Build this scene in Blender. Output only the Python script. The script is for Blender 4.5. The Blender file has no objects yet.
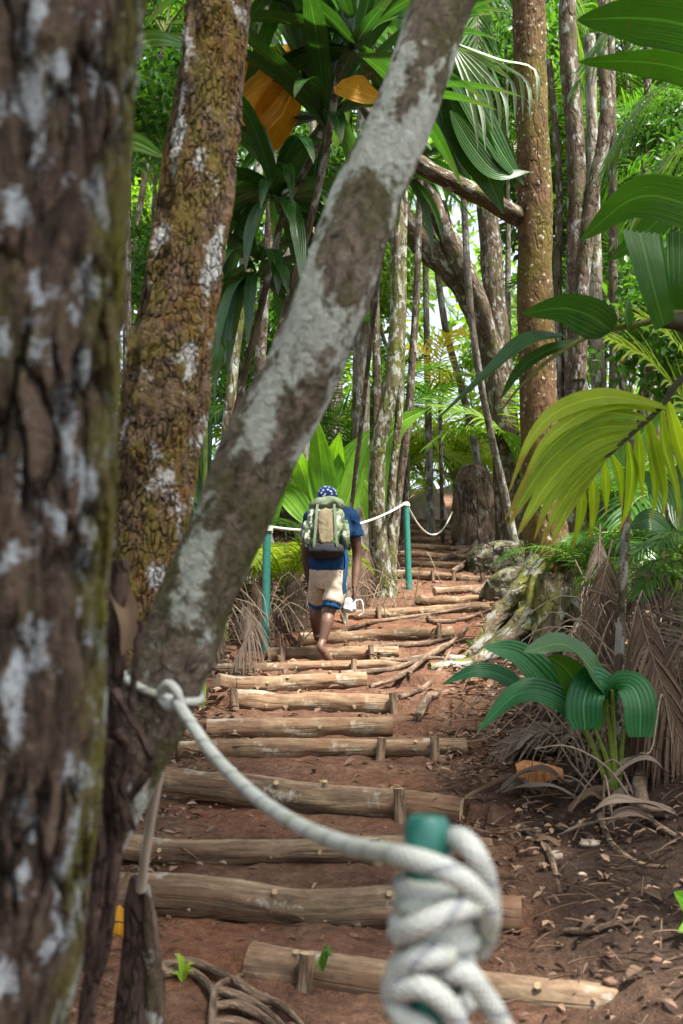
import bpy, math, random
import numpy as np
from mathutils import Vector, Matrix

random.seed(7); RNG = np.random.default_rng(11)
S = bpy.context.scene
COL = S.collection
PI = math.pi

# ------------------------------------------------------------------ camera
PITCH = math.radians(10.0); FPX = 35.0/36.0*1024; CX, CY = 341.5, 512.0
CAM = np.array([0, 0, 1.96])
FW = np.array([0, math.cos(PITCH), math.sin(PITCH)]); UP = np.array([0, -math.sin(PITCH), math.cos(PITCH)])
RT = np.array([1.0, 0, 0])
def at(px, py, d):
    return CAM + d*(FW + (px-CX)/FPX*RT + (CY-py)/FPX*UP)

cd = bpy.data.cameras.new('camera'); cam = bpy.data.objects.new('camera', cd); COL.objects.link(cam)
cam.location = CAM; cam.rotation_euler = (PI/2+PITCH, 0, 0)
cd.sensor_fit = 'VERTICAL'; cd.sensor_height = 36; cd.sensor_width = 24; cd.lens = 35
cd.clip_start = 0.05; cd.clip_end = 2000
cd.dof.use_dof = True; cd.dof.focus_distance = 8.2; cd.dof.aperture_fstop = 3.4
S.camera = cam

# ------------------------------------------------------------------ numeric helpers
def vnoise(x, y, seed=0):
    x = np.asarray(x, float); y = np.asarray(y, float)
    xi = np.floor(x).astype(np.int64); yi = np.floor(y).astype(np.int64)
    fx = x-xi; fy = y-yi; fx = fx*fx*(3-2*fx); fy = fy*fy*(3-2*fy)
    def h(a, b):
        n = (a*374761393 + b*668265263 + seed*1274126177) & 0xffffffff
        n = ((n ^ (n >> 13))*1274126177) & 0xffffffff
        return ((n ^ (n >> 16)) & 0xffff)/65535.0
    return (h(xi, yi)*(1-fx)+h(xi+1, yi)*fx)*(1-fy)+(h(xi, yi+1)*(1-fx)+h(xi+1, yi+1)*fx)*fy*1.0
def fbm(x, y, o=3, seed=0):
    r = 0; a = .5
    for k in range(o):
        r = r + a*(vnoise(x, y, seed+k*7)-.5)*2; x = np.asarray(x)*2.03; y = np.asarray(y)*2.03; a *= .5
    return r
def sm(t): t = np.clip(t, 0, 1); return t*t*(3-2*t)
def nrm(v):
    v = np.asarray(v, float); return v/np.maximum(np.linalg.norm(v, axis=-1, keepdims=True), 1e-9)
def catmull(pts, n):
    P = np.asarray(pts, float); k = len(P)
    if k == 1: return P
    Q = np.vstack([2*P[0]-P[1], P, 2*P[-1]-P[-2]])
    out = []
    for u in np.linspace(0, k-1, n):
        i = min(int(u), k-2); t = u-i; a, b, c, d = Q[i:i+4]
        out.append(.5*((2*b)+(-a+c)*t+(2*a-5*b+4*c-d)*t*t+(-a+3*b-3*c+d)*t**3))
    return np.array(out)

# ------------------------------------------------------------------ mesh builder
class MB:
    def __init__(s): s.v = []; s.tc = []; s.f = []; s.m = []; s.n = 0
    def add(s, v, f, tc=None, mat=0):
        v = np.asarray(v, float).reshape(-1, 3); f = np.asarray(f, np.int64)
        if tc is None: tc = v
        s.v.append(v); s.tc.append(np.asarray(tc, float).reshape(-1, 3)); s.f.append(f+s.n)
        s.m.append(np.full(len(f), mat, np.int32)); s.n += len(v)
    def mesh(s, name, origin=(0, 0, 0), smooth=True):
        me = bpy.data.meshes.new(name)
        V = np.vstack(s.v)-np.asarray(origin, float); T = np.vstack(s.tc)
        me.vertices.add(len(V)); me.vertices.foreach_set('co', V.ravel())
        li = np.concatenate([f.ravel() for f in s.f]); sz = np.concatenate([np.full(len(f), f.shape[1]) for f in s.f])
        st = np.concatenate([[0], np.cumsum(sz)[:-1]])
        me.loops.add(len(li)); me.loops.foreach_set('vertex_index', li.astype(np.int32))
        me.polygons.add(len(sz)); me.polygons.foreach_set('loop_start', st.astype(np.int32))
        me.polygons.foreach_set('material_index', np.concatenate(s.m))
        me.polygons.foreach_set('use_smooth', np.full(len(sz), smooth))
        a = me.attributes.new('tc', 'FLOAT_VECTOR', 'POINT'); a.data.foreach_set('vector', T.ravel())
        me.update(calc_edges=True); me.validate()
        return me

WLOC = {}
def obj(name, mb, mats, parent=None, origin=None, smooth=True):
    if parent is not None: origin = WLOC[parent.name]
    if origin is None: origin = np.zeros(3)
    me = mb.mesh(name, origin, smooth)
    for m in (mats if isinstance(mats, (list, tuple)) else [mats]): me.materials.append(m)
    o = bpy.data.objects.new(name, me); COL.objects.link(o)
    if parent is not None:
        o.parent = parent; WLOC[o.name] = WLOC[parent.name]
    else:
        o.location = origin; WLOC[o.name] = np.asarray(origin, float)
    return o
def tag(o, label, cat, group=None):
    o['label'] = label; o['category'] = cat
    if group: o['group'] = group
    return o
def thing(name, label, cat, loc=(0, 0, 0), group=None):
    o = bpy.data.objects.new(name, None); COL.objects.link(o); o.location = loc; o.empty_display_size = .1
    WLOC[o.name] = np.asarray(loc, float)
    return tag(o, label, cat, group)
def copy_thing(root, loc, rz=0, sc=1.0, label=None, kids=None):
    r = root.copy(); COL.objects.link(r); r.location = loc; r.rotation_euler = (0, 0, rz); r.scale = (sc, sc, sc)
    if label: r['label'] = label
    for ch in list(root.children):
        c = ch.copy(); COL.objects.link(c); c.parent = r
        for g in list(ch.children):
            e = g.copy(); COL.objects.link(e); e.parent = c
    return r

# tube along points; radii list; seam-free tc (cos*r, sin*r, len)
def tube(mb, pts, rad, n=10, rough=0.0, fr=6.0, mat=0, caps=True, seed=0, ell=1.0, capmat=None):
    P = np.asarray(pts, float); K = len(P); R = np.broadcast_to(np.asarray(rad, float), (K,)).copy()
    T = nrm(np.gradient(P, axis=0)); ref = np.array([0, 0, 1.0]) if abs(T[0, 2]) < .9 else np.array([0, 1.0, 0])
    A = np.zeros((K, 3)); a = nrm(np.cross(np.cross(T[0], ref), T[0]))
    for i in range(K):
        a = nrm(a-T[i]*np.dot(a, T[i])); A[i] = a
    B = np.cross(T, A)
    L = np.concatenate([[0], np.cumsum(np.linalg.norm(np.diff(P, axis=0), axis=1))])
    th = np.arange(n)/n*2*PI
    c, s = np.cos(th), np.sin(th)
    rr = R[:, None]*np.ones(n)
    if rough > 0:
        a1 = fbm(c[None]*fr*.35+seed*3.1+L[:, None]*fr*.3, s[None]*fr*.35+L[:, None]*fr*.9, 3, seed)
        rr = rr*(1+rough*a1)
    V = P[:, None]+rr[..., None]*(A[:, None]*c[None, :, None]+ell*B[:, None]*s[None, :, None])
    tc = np.stack([R[:, None]*c[None], R[:, None]*s[None], L[:, None]*np.ones(n)], -1)
    i = np.arange(K-1)[:, None]*n; j = np.arange(n)[None]; j2 = (j+1) % n
    f = np.stack([i+j, i+j2, i+n+j2, i+n+j], -1).reshape(-1, 4)
    mb.add(V, f, tc, mat)
    if caps:
        cm = mat if capmat is None else capmat
        for e, sg in ((0, -1), (K-1, 1)):
            ring = V[e]; cv = ring.mean(0)+T[e]*sg*R[e]*.06
            vv = np.vstack([ring, cv]); jj = np.arange(n); k2 = (jj+1) % n
            ff = np.stack([k2, jj, np.full(n, n)], -1) if e == 0 else np.stack([jj, k2, np.full(n, n)], -1)
            t2 = np.vstack([np.stack([R[e]*c, R[e]*s, np.full(n, L[e])], -1), [[0, 0, L[e]]]])
            mb.add(vv, ff, t2, cm)
    return V
def rtube(mb, pts, rad, k=None, **kw):      # smooth resampled
    P = np.asarray(pts, float); k = k or max(6, len(P)*5)
    Q = catmull(P, k); R = np.interp(np.linspace(0, 1, k), np.linspace(0, 1, len(np.atleast_1d(rad))), np.atleast_1d(rad)) if np.ndim(rad) else np.full(k, rad)
    return tube(mb, Q, R, **kw)

# leaf outline profiles
def p_lance(t): return np.maximum(np.sin(PI*np.clip(t, 0, 1)**.75)**.85, .03)
def p_strap(t): return np.maximum(np.minimum(1, .35+t*3)*np.minimum(1, (1-t)*2.6)**.7, .03)
def p_ovate(t): return np.maximum(np.sin(PI*np.clip(t, 0, 1)**.6)**.7, .03)
def p_linear(t): return np.maximum(np.minimum(1, .5+t*4)*(1-t)**.55, .03)
# batch of blades
def blades(mb, base, d, up, L, W, droop=.3, fold=.25, n=4, m=2, prof=p_lance, pleat=0., npl=0, mat=0, rnd=None):
    base = np.asarray(base, float); N = len(base)
    L = np.broadcast_to(np.asarray(L, float), (N,)); W = np.broadcast_to(np.asarray(W, float), (N,))
    dr = np.broadcast_to(np.asarray(droop, float), (N,))
    d = nrm(np.broadcast_to(d, (N, 3))); up = nrm(np.broadcast_to(up, (N, 3)))
    if rnd is None: rnd = RNG.random(N)
    s = np.linspace(-1, 1, m+1)
    zig = np.where(np.arange(m+1) % 2 == 0, 1., -1.) if npl else np.zeros(m+1)
    V = np.zeros((N, n+1, m+1, 3)); TC = np.zeros((N, n+1, m+1, 3))
    pos = base.copy(); g = np.array([0, 0, -1.0])
    for i in range(n+1):
        t = i/n
        side = nrm(np.cross(d, up)); nn = np.cross(side, d)
        w = float(prof(np.array(t)))*W/2
        off = fold*np.abs(s)[None]*w[:, None]+pleat*zig[None]*w[:, None]
        V[:, i] = pos[:, None]+side[:, None]*(s[None]*w[:, None])[..., None]+nn[:, None]*off[..., None]
        TC[:, i, :, 0] = s; TC[:, i, :, 1] = t; TC[:, i, :, 2] = rnd[:, None]
        pos = pos+d*(L/n)[:, None]
        d = nrm(d+g*(dr/n)[:, None]); up = nn
    k = (n+1)*(m+1); i = np.arange(n)[:, None]*(m+1); j = np.arange(m)[None]
    f = np.stack([i+j, i+j+1, i+j+m+2, i+j+m+1], -1).reshape(-1, 4)
    F = (f[None]+(np.arange(N)*k)[:, None, None]).reshape(-1, 4)
    mb.add(V, F, TC, mat)
# one leaf along given points
def leaf(mb, pts, W, normal, fold=.2, n=16, m=8, prof=p_lance, pleat=0., wave=0., mat=0, twist=0., rnd=None, notch=0.):
    Q = catmull(pts, n+1); T = nrm(np.gradient(Q, axis=0)); rnd = random.random() if rnd is None else rnd
    s = np.linspace(-1, 1, m+1); zig = np.where(np.arange(m+1) % 2 == 0, 1., -1.)
    ph = random.random()*6
    V = np.zeros((n+1, m+1, 3)); TC = np.zeros((n+1, m+1, 3)); N0 = nrm(normal)
    for i in range(n+1):
        t = i/n; side = nrm(np.cross(T[i], N0)); nn = np.cross(side, T[i])
        if twist:
            a = twist*t; side, nn = side*math.cos(a)+nn*math.sin(a), nn*math.cos(a)-side*math.sin(a)
        w = float(prof(np.array(t)))*W/2
        off = fold*np.abs(s)*w+pleat*zig*w+wave*W*np.sin(t*11+ph+s*1.5)*np.abs(s)
        lon = -notch*W*(np.abs(s)**2)*t
        V[i] = Q[i]+side*(s*w)[:, None]+nn*off[:, None]+T[i]*lon[:, None]
        TC[i, :, 0] = s; TC[i, :, 1] = t; TC[i, :, 2] = rnd
    i = np.arange(n)[:, None]*(m+1); j = np.arange(m)[None]
    mb.add(V, np.stack([i+j, i+j+1, i+j+m+2, i+j+m+1], -1).reshape(-1, 4), TC, mat)
    return Q

# pinnate frond: rachis points + leaflets.  mats: 0 leaflet, 1 rachis
def frond(mb, pts, lmax=.5, lw=.035, pairs=36, ang=55, droop=.9, r0=.014, upv=(0, 0, 1), start=.18, seed=0, hang=0., ragged=0., fold=.35, n=4):
    rg = np.random.default_rng(seed); k = 24
    Q = catmull(pts, k); T = nrm(np.gradient(Q, axis=0))
    tube(mb, Q, np.linspace(r0, r0*.25, k), n=5, mat=1, caps=False)
    t = np.linspace(start, .995, pairs); B = np.stack([np.interp(t, np.linspace(0, 1, k), Q[:, c]) for c in range(3)], -1)
    D = nrm(np.stack([np.interp(t, np.linspace(0, 1, k), T[:, c]) for c in range(3)], -1))
    u = nrm(np.broadcast_to(upv, D.shape)-D*np.sum(D*np.broadcast_to(upv, D.shape), -1, keepdims=True))
    sd = np.cross(D, u)
    tt = (t-start)/(1-start); Ln = lmax*np.clip(np.sin(PI*(tt*.8+.13))**.7, .25, 1)
    for sg in (-1, 1):
        a = np.radians(ang-tt*28+rg.normal(0, 4, pairs))
        d = D*np.cos(a)[:, None]+sg*sd*np.sin(a)[:, None]+u*(.12+rg.normal(0, .07, pairs))[:, None]
        d = d+np.array([0, 0, -hang])
        l = Ln*rg.uniform(.88, 1.08, pairs); keep = rg.random(pairs) > ragged
        blades(mb, B[keep], d[keep], (u+.25*D)[keep], l[keep], lw*rg.uniform(.85, 1.15, keep.sum()), droop=droop*rg.uniform(.7, 1.3, keep.sum()), fold=fold, n=n, m=2, prof=p_linear, rnd=rg.random(keep.sum()))

# leafy mass: many leaves around random twigs in an ellipsoid shell
def leafmass(mb, R, N, leafL, leafW, seed=0, clumps=26, mat=0, droop=.6, sq=(1, 1, .8)):
    rg = np.random.default_rng(seed)
    c = rg.normal(0, 1, (clumps, 3)); c = nrm(c)*(rg.random((clumps, 1))**.45)*R*.82*np.array(sq)
    ci = rg.integers(0, clumps, N); sz = rg.uniform(.16, .34, clumps)*R
    p = c[ci]+rg.normal(0, 1, (N, 3))*sz[ci][:, None]*np.array([.62, .62, .42])
    d = nrm(rg.normal(0, 1, (N, 3))+(p-c[ci])/R*1.2+np.array([0, 0, -.15]))
    up = nrm(rg.normal(0, .5, (N, 3))+np.array([0, 0, 1.0]))
    blades(mb, p, d, up, leafL*rg.uniform(.6, 1.3, N), leafW*rg.uniform(.7, 1.2, N), droop=droop, fold=.2, n=3, m=2, prof=p_ovate, rnd=rg.random(N), mat=mat)
    return c

# ------------------------------------------------------------------ materials
def nt(name):
    m = bpy.data.materials.new(name); m.use_nodes = True; t = m.node_tree; t.nodes.clear()
    o = t.nodes.new('ShaderNodeOutputMaterial'); return m, t, o
def N(t, typ, **kw):
    n = t.nodes.new(typ)
    for k, v in kw.items():
        if k in n.inputs.keys(): n.inputs[k].default_value = v
        else: setattr(n, k, v)
    return n
def lk(t, a, b): t.links.new(a, b)
def c4(c): return (c[0], c[1], c[2], 1)
def ramp(t, fac, stops, interp='LINEAR'):
    r = N(t, 'ShaderNodeValToRGB'); r.color_ramp.interpolation = interp; e = r.color_ramp.elements
    while len(e) < len(stops): e.new(.5)
    for k, (p, c) in enumerate(stops):
        e[k].position = p; e[k].color = c4(c) if hasattr(c, '__len__') else (c, c, c, 1)
    lk(t, fac, r.inputs[0]); return r.outputs[0]
def noise(t, vec, scale, detail=4, rough=.6, dist=0., off=(0, 0, 0), sc=(1, 1, 1)):
    mp = N(t, 'ShaderNodeMapping'); mp.inputs['Location'].default_value = off; mp.inputs['Scale'].default_value = sc; lk(t, vec, mp.inputs[0])
    n = N(t, 'ShaderNodeTexNoise', Scale=scale, Detail=detail, Roughness=rough, Distortion=dist); lk(t, mp.outputs[0], n.inputs['Vector']); return n.outputs[0]
def mixc(t, fac, a, b, mode='MIX'):
    m = N(t, 'ShaderNodeMix', data_type='RGBA', blend_type=mode)
    for sock, v in ((m.inputs[0], fac), (m.inputs[6], a), (m.inputs[7], b)):
        if isinstance(v, bpy.types.NodeSocket): lk(t, v, sock)
        elif hasattr(v, '__len__'): sock.default_value = c4(v)
        else: sock.default_value = v
    return m.outputs[2]
def mathn(t, op, a, b=0., clamp=False):
    m = N(t, 'ShaderNodeMath', operation=op, use_clamp=clamp)
    for k, v in enumerate((a, b)):
        if isinstance(v, bpy.types.NodeSocket): lk(t, v, m.inputs[k])
        else: m.inputs[k].default_value = v
    return m.outputs[0]
def tcoord(t):
    a = N(t, 'ShaderNodeAttribute', attribute_name='tc'); return a.outputs['Vector']
def bump(t, h, st=.5, dist=.01, prev=None):
    b = N(t, 'ShaderNodeBump', Strength=st, Distance=dist); lk(t, h, b.inputs['Height'])
    if prev is not None: lk(t, prev, b.inputs['Normal'])
    return b.outputs[0]
def pbsdf(t, o, col, rough=.8, normal=None, spec=.3, metal=0.):
    p = N(t, 'ShaderNodeBsdfPrincipled'); p.inputs['Specular IOR Level'].default_value = spec; p.inputs['Metallic'].default_value = metal
    for sock, v in ((p.inputs['Base Color'], col), (p.inputs['Roughness'], rough)):
        if isinstance(v, bpy.types.NodeSocket): lk(t, v, sock)
        elif hasattr(v, '__len__'): sock.default_value = c4(v)
        else: sock.default_value = v
    if normal is not None: lk(t, normal, p.inputs['Normal'])
    if o is not None: lk(t, p.outputs[0], o.inputs[0])
    return p.outputs[0]

def bark(name, base, dark, scale=18., lich=(.55, .58, .52), la=.0, lsc=5., moss=(.12, .13, .02), ma=0., msc=3., spots=0., spotsc=14., warm=None, wa=0., bs=.9, bd=.02, rough=.9, stretch=.3, seed=0, cracks=0., csc=30., cst=.35, disp=0., edge=None):
    m, t, o = nt(name); v = tcoord(t); sd = (seed*3.7, seed*1.3, seed*5.1)
    n1 = noise(t, v, scale, 6, .65, .6, sd, (1, 1, stretch))
    n2 = noise(t, v, scale*3.2, 4, .7, 0, sd, (1, 1, .5))
    col = ramp(t, n1, [(.33, dark), (.52, base), (.72, tuple(min(1, c*1.45) for c in base))])
    col = mixc(t, .5, col, ramp(t, n2, [(.3, .35), (.7, 1.25)]), 'MULTIPLY')
    if wa > 0:
        w = ramp(t, noise(t, v, msc*.8, 5, .6, .5, (9+seed, 2, 4), (1, 1, .5)), [(1-wa-.12, 0.), (1-wa+.08, 1.)])
        col = mixc(t, w, col, mixc(t, n2, warm, tuple(c*.4 for c in warm)))
    if ma > 0:
        w = ramp(t, noise(t, v, msc, 6, .68, .3, (3+seed, 7, 1), (1, 1, .6)), [(1-ma-.1, 0.), (1-ma+.08, .9)])
        col = mixc(t, w, col, mixc(t, n2, tuple(c*.45 for c in moss), tuple(c*1.3 for c in moss)))
    if la > 0:
        nn = mathn(t, 'ADD', mathn(t, 'MULTIPLY', noise(t, v, lsc, 2, .5, .4, (1+seed, 4, 8), (1, 1, .55)), .72), mathn(t, 'MULTIPLY', noise(t, v, lsc*6, 4, .6), .28))
        w = ramp(t, nn, [(1-la-.02, 0.), (1-la+.035, .95)])
        col = mixc(t, w, col, mixc(t, n2, tuple(c*.62 for c in lich), lich))
    if spots > 0:
        vo = N(t, 'ShaderNodeTexVoronoi', Scale=spotsc); mp = N(t, 'ShaderNodeMapping'); lk(t, v, mp.inputs[0])
        dn = N(t, 'ShaderNodeTexNoise', Scale=spotsc*1.5, Detail=3.); lk(t, v, dn.inputs[0])
        vv = N(t, 'ShaderNodeMix', data_type='VECTOR'); vv.inputs[0].default_value = .06; lk(t, mp.outputs[0], vv.inputs[4]); lk(t, dn.outputs[1], vv.inputs[5]); lk(t, vv.outputs[1], vo.inputs['Vector'])
        d2 = mathn(t, 'ADD', vo.outputs['Distance'], mathn(t, 'MULTIPLY', noise(t, v, spotsc*.5, 3), .5))
        w = ramp(t, d2, [(spots, .9), (spots+.06, 0.)])
        col = mixc(t, w, col, mixc(t, n2, tuple(c*.6 for c in lich), lich))
    h = mathn(t, 'ADD', n1, mathn(t, 'MULTIPLY', n2, .35))
    if edge is not None:
        s3 = N(t, 'ShaderNodeSeparateXYZ'); lk(t, v, s3.inputs[0])
        ee = ramp(t, mathn(t, 'ADD', mathn(t, 'MULTIPLY', s3.outputs[1], -1.), mathn(t, 'MULTIPLY', noise(t, v, 12, 4), .06)), [(edge[0], 0.), (edge[0]+.03, .85)])
        col = mixc(t, ee, col, mixc(t, n2, tuple(c*.4 for c in edge[1]), edge[1]))
    if cracks > 0:
        mp = N(t, 'ShaderNodeMapping'); mp.inputs['Scale'].default_value = (1, 1, cst); lk(t, v, mp.inputs[0])
        dn = N(t, 'ShaderNodeTexNoise', Scale=csc*.8, Detail=4.); lk(t, mp.outputs[0], dn.inputs[0])
        vv = N(t, 'ShaderNodeMix', data_type='VECTOR'); vv.inputs[0].default_value = 1.6/csc; lk(t, mp.outputs[0], vv.inputs[4]); lk(t, dn.outputs[1], vv.inputs[5])
        vo = N(t, 'ShaderNodeTexVoronoi', feature='DISTANCE_TO_EDGE', Scale=csc); lk(t, vv.outputs[1], vo.inputs['Vector'])
        fade = ramp(t, noise(t, v, csc*.25, 3, .5, 0, (4, 4, 4)), [(.38, 0.), (.55, 1.)])
        ck = mathn(t, 'MULTIPLY', ramp(t, vo.outputs['Distance'], [(.0, 1.), (.16, 0.)]), fade)
        col = mixc(t, mathn(t, 'MULTIPLY', ck, cracks), col, tuple(c*.6 for c in dark)); h = mathn(t, 'SUBTRACT', h, mathn(t, 'MULTIPLY', ck, .7))
    if disp > 0:
        dp = N(t, 'ShaderNodeDisplacement', Scale=disp, Midlevel=.65); lk(t, h, dp.inputs['Height']); lk(t, dp.outputs[0], o.inputs['Displacement']); m.displacement_method = 'BOTH'
    pbsdf(t, o, col, rough, bump(t, h, bs, bd), .15); return m

def leafmat(name, ca, cb, tr=.35, rough=.42, spec=.4, stripes=0., tcol=None, tip=None, nz=.35, blot=None):
    m, t, o = nt(name); v = tcoord(t); sp = N(t, 'ShaderNodeSeparateXYZ'); lk(t, v, sp.inputs[0])
    oi = N(t, 'ShaderNodeObjectInfo')
    r = mathn(t, 'FRACT', mathn(t, 'ADD', sp.outputs[2], oi.outputs['Random']))
    col = mixc(t, r, ca, cb)
    geo = N(t, 'ShaderNodeTexCoord'); nn = noise(t, geo.outputs['Object'], 9, 3)
    col = mixc(t, nz, col, ramp(t, nn, [(.3, .55), (.7, 1.35)]), 'MULTIPLY')
    nrmal = None
    mid = mathn(t, 'LESS_THAN', mathn(t, 'ABSOLUTE', sp.outputs[0]), .045)
    if stripes > 0:
        wv = mathn(t, 'SINE', mathn(t, 'MULTIPLY', sp.outputs[0], stripes))
        col = mixc(t, .35, col, ramp(t, mathn(t, 'ADD', mathn(t, 'MULTIPLY', wv, .5), .5), [(0, .75), (1, 1.12)]), 'MULTIPLY')
        nrmal = bump(t, wv, .3, .004)
        col = mixc(t, mathn(t, 'MULTIPLY', mid, .5), col, tuple(min(1, c*2+.03) for c in cb))
    if tip is not None:
        tp = ramp(t, mathn(t, 'ADD', sp.outputs[1], mathn(t, 'MULTIPLY', nn, .3)), [(.95, 0.), (1.12, 1.)]); col = mixc(t, tp, col, tip)
    if blot is not None:
        b = ramp(t, noise(t, geo.outputs['Object'], 22, 3), [(.62, 0.), (.7, .8)]); col = mixc(t, b, col, blot)
    p = pbsdf(t, None, col, rough, nrmal, spec)
    tl = N(t, 'ShaderNodeBsdfTranslucent'); tc = mixc(t, 1., col, tcol or (1.5, 1.6, .55), 'MULTIPLY'); lk(t, tc, tl.inputs[0])
    ms = N(t, 'ShaderNodeMixShader'); ms.inputs[0].default_value = tr; lk(t, p, ms.inputs[1]); lk(t, tl.outputs[0], ms.inputs[2]); lk(t, ms.outputs[0], o.inputs[0])
    return m
def plain(name, col, rough=.8, nsc=20., var=.35, bs=.2, bd=.005, spec=.3, sc=(1, 1, 1)):
    m, t, o = nt(name); v = tcoord(t); n1 = noise(t, v, nsc, 5, .6, 0, (0, 0, 0), sc)
    c = mixc(t, 1., col, ramp(t, n1, [(.3, 1-var), (.7, 1+var)]), 'MULTIPLY')
    pbsdf(t, o, c, rough, bump(t, n1, bs, bd), spec); return m

M = {}
M['bark_near'] = bark('bark_near', (.105, .074, .054), (.012, .009, .007), 34, (.46, .50, .53), .43, 26, (.10, .10, .02), .36, 9, bs=.8, bd=.02, stretch=.25, seed=1, cracks=.9, csc=26, cst=.28, disp=.018, edge=(.159, (.19, .185, .025)))
M['bark_orange'] = bark('bark_orange', (.15, .10, .065), (.026, .017, .011), 40, (.52, .52, .51), .41, 11, (.16, .125, .025), .45, 12, warm=(.24, .125, .035), wa=.40, bs=.8, bd=.015, stretch=.7, seed=2, cracks=.1, csc=60, cst=.4, disp=.007)
M['bark_lean'] = bark('bark_lean', (.155, .125, .094), (.04, .03, .022), 40, (.48, .51, .45), .46, 8, (.075, .075, .024), .48, 10, spots=.27, spotsc=30, bs=.9, bd=.012, stretch=.8, seed=21, disp=.007)
M['bark_spot'] = bark('bark_spot', (.135, .078, .040), (.04, .023, .013), 14, (.48, .44, .36), .0, 18, (.12, .095, .02), .46, 3, spots=.40, spotsc=17, bs=.7, seed=4, stretch=.8, cracks=.3, csc=12)
M['bark_pale'] = bark('bark_pale', (.20, .17, .135), (.06, .048, .038), 14, (.40, .41, .37), .46, 9, (.10, .10, .03), .40, 5, bs=.7, seed=5, cracks=.4, csc=14)
M['bark_brown'] = bark('bark_brown', (.125, .09, .065), (.04, .028, .02), 14, (.36, .36, .32), .44, 12, (.085, .09, .025), .42, 5, bs=.7, seed=6, cracks=.5, csc=14)
M['bark_moss'] = bark('bark_moss', (.13, .10, .068), (.04, .031, .02), 12, (.40, .41, .35), .46, 13, (.12, .135, .028), .48, 5, bs=.8, seed=7, cracks=.4, csc=14)
M['root_moss'] = bark('root_moss', (.14, .105, .075), (.045, .033, .022), 12, (.36, .36, .31), .46, 10, (.15, .155, .03), .50, 4, bs=.9, seed=17, cracks=.5, csc=12, cst=.4)
M['vine'] = bark('vine', (.085, .055, .045), (.012, .008, .007), 30, la=0, ma=0, bs=1., bd=.012, seed=8, cracks=.5, csc=40)
M['root'] = bark('root', (.19, .13, .09), (.06, .04, .027), 16, (.30, .27, .22), .38, 9, bs=.7, bd=.008, seed=9, cracks=.4, csc=30)
M['log'] = bark('log', (.25, .17, .105), (.08, .05, .032), 10, (.38, .33, .25), .44, 5, (.17, .09, .052), .46, 3.5, bs=.5, bd=.008, stretch=.14, seed=10, cracks=.4, csc=22, cst=.07)
M['log_dark'] = bark('log_dark', (.22, .155, .10), (.065, .042, .028), 12, (.32, .29, .24), .43, 5, (.15, .08, .048), .47, 3.5, bs=.6, bd=.008, stretch=.12, seed=11, cracks=.4, csc=24, cst=.06)
M['endgrain'] = plain('endgrain', (.36, .25, .14), .85, 40, .4, .4)
M['peg'] = bark('peg', (.19, .13, .085), (.06, .04, .027), 20, la=0, ma=.3, bs=.6, bd=.006, seed=12, cracks=.7, csc=40, cst=.1)
M['rock'] = bark('rock', (.19, .125, .09), (.055, .035, .026), 7, (.33, .29, .24), .43, 6, (.09, .10, .03), .40, 4, bs=1., bd=.08, stretch=.3, seed=13, cracks=.6, csc=6, cst=.3)
M['rock_moss'] = bark('rock_moss', (.20, .17, .125), (.06, .05, .035), 5, (.24, .24, .20), .45, 9, (.055, .065, .018), .52, 5, bs=1., bd=.06, stretch=1, seed=14, cracks=.5, csc=5, cst=1.)
M['clod'] = plain('clod', (.15, .088, .06), .95, 60, .4, .4)
M['stone'] = plain('stone', (.33, .26, .21), .85, 30, .3, .4)
M['green_paint'] = plain('green_paint', (.018, .13, .10), .45, 35, .25, .15, .003, .45)
M['thin_rope'] = plain('thin_rope', (.62, .62, .55), .85, 60, .2, .5)
M['dead'] = leafmat('dead', (.145, .095, .062), (.065, .04, .028), .12, .75, .15, 0, (1.1, 1, .8))
M['dead_grey'] = leafmat('dead_grey', (.22, .17, .13), (.10, .072, .055), .08, .8, .15, 12., (1.1, 1, .8))
M['gold'] = leafmat('gold', (.75, .40, .03), (.62, .29, .02), .4, .55, .25, 30., (1.3, 1.0, .5))
M['litter'] = leafmat('litter', (.24, .155, .105), (.05, .03, .021), .05, .75, .2, 0, (1, 1, 1))
M['straw'] = plain('straw', (.19, .14, .10), .85, 30, .45, .2)
M['pale_stick'] = plain('pale_stick', (.42, .36, .28), .85, 40, .35, .4, .004, .2, (1, 1, .15))
M['twig'] = plain('twig', (.17, .115, .08), .9, 30, .5, .2)
M['husk'] = bark('husk', (.42, .19, .075), (.22, .085, .035), 26, bs=.5, bd=.006, stretch=.1, seed=15)
G = M
G['leaf_dark'] = leafmat('leaf_dark', (.022, .075, .016), (.05, .13, .022), .32, .34, .45, 26., blot=(.06, .09, .02))
G['leaf_strap'] = leafmat('leaf_strap', (.016, .062, .018), (.045, .125, .02), .28, .27, .6, 22., tip=(.06, .10, .04))
G['leaf_pleat'] = leafmat('leaf_pleat', (.035, .125, .014), (.06, .17, .018), .38, .40, .35, 60., blot=(.10, .11, .02))
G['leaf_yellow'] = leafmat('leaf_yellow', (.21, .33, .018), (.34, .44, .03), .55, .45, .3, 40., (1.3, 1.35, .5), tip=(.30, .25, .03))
G['leaf_teal'] = leafmat('leaf_teal', (.016, .105, .042), (.03, .14, .04), .32, .42, .32, 24., blot=(.03, .10, .03))
G['leaf_pale'] = leafmat('leaf_pale', (.22, .30, .20), (.30, .36, .27), .3, .4, .5, 10.)
G['leaf_gold'] = leafmat('leaf_gold', (.62, .50, .03), (.70, .52, .04), .5, .5, .3, 0.)
G['leaf_mid'] = leafmat('leaf_mid', (.05, .14, .02), (.10, .20, .025), .4, .42, .35, 10.)
G['leaf_bright'] = leafmat('leaf_bright', (.09, .24, .018), (.16, .32, .025), .45, .4, .35, 18.)
G['leaf_lime'] = leafmat('leaf_lime', (.18, .30, .02), (.34, .40, .035), .48, .45, .3, 0.)
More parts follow.
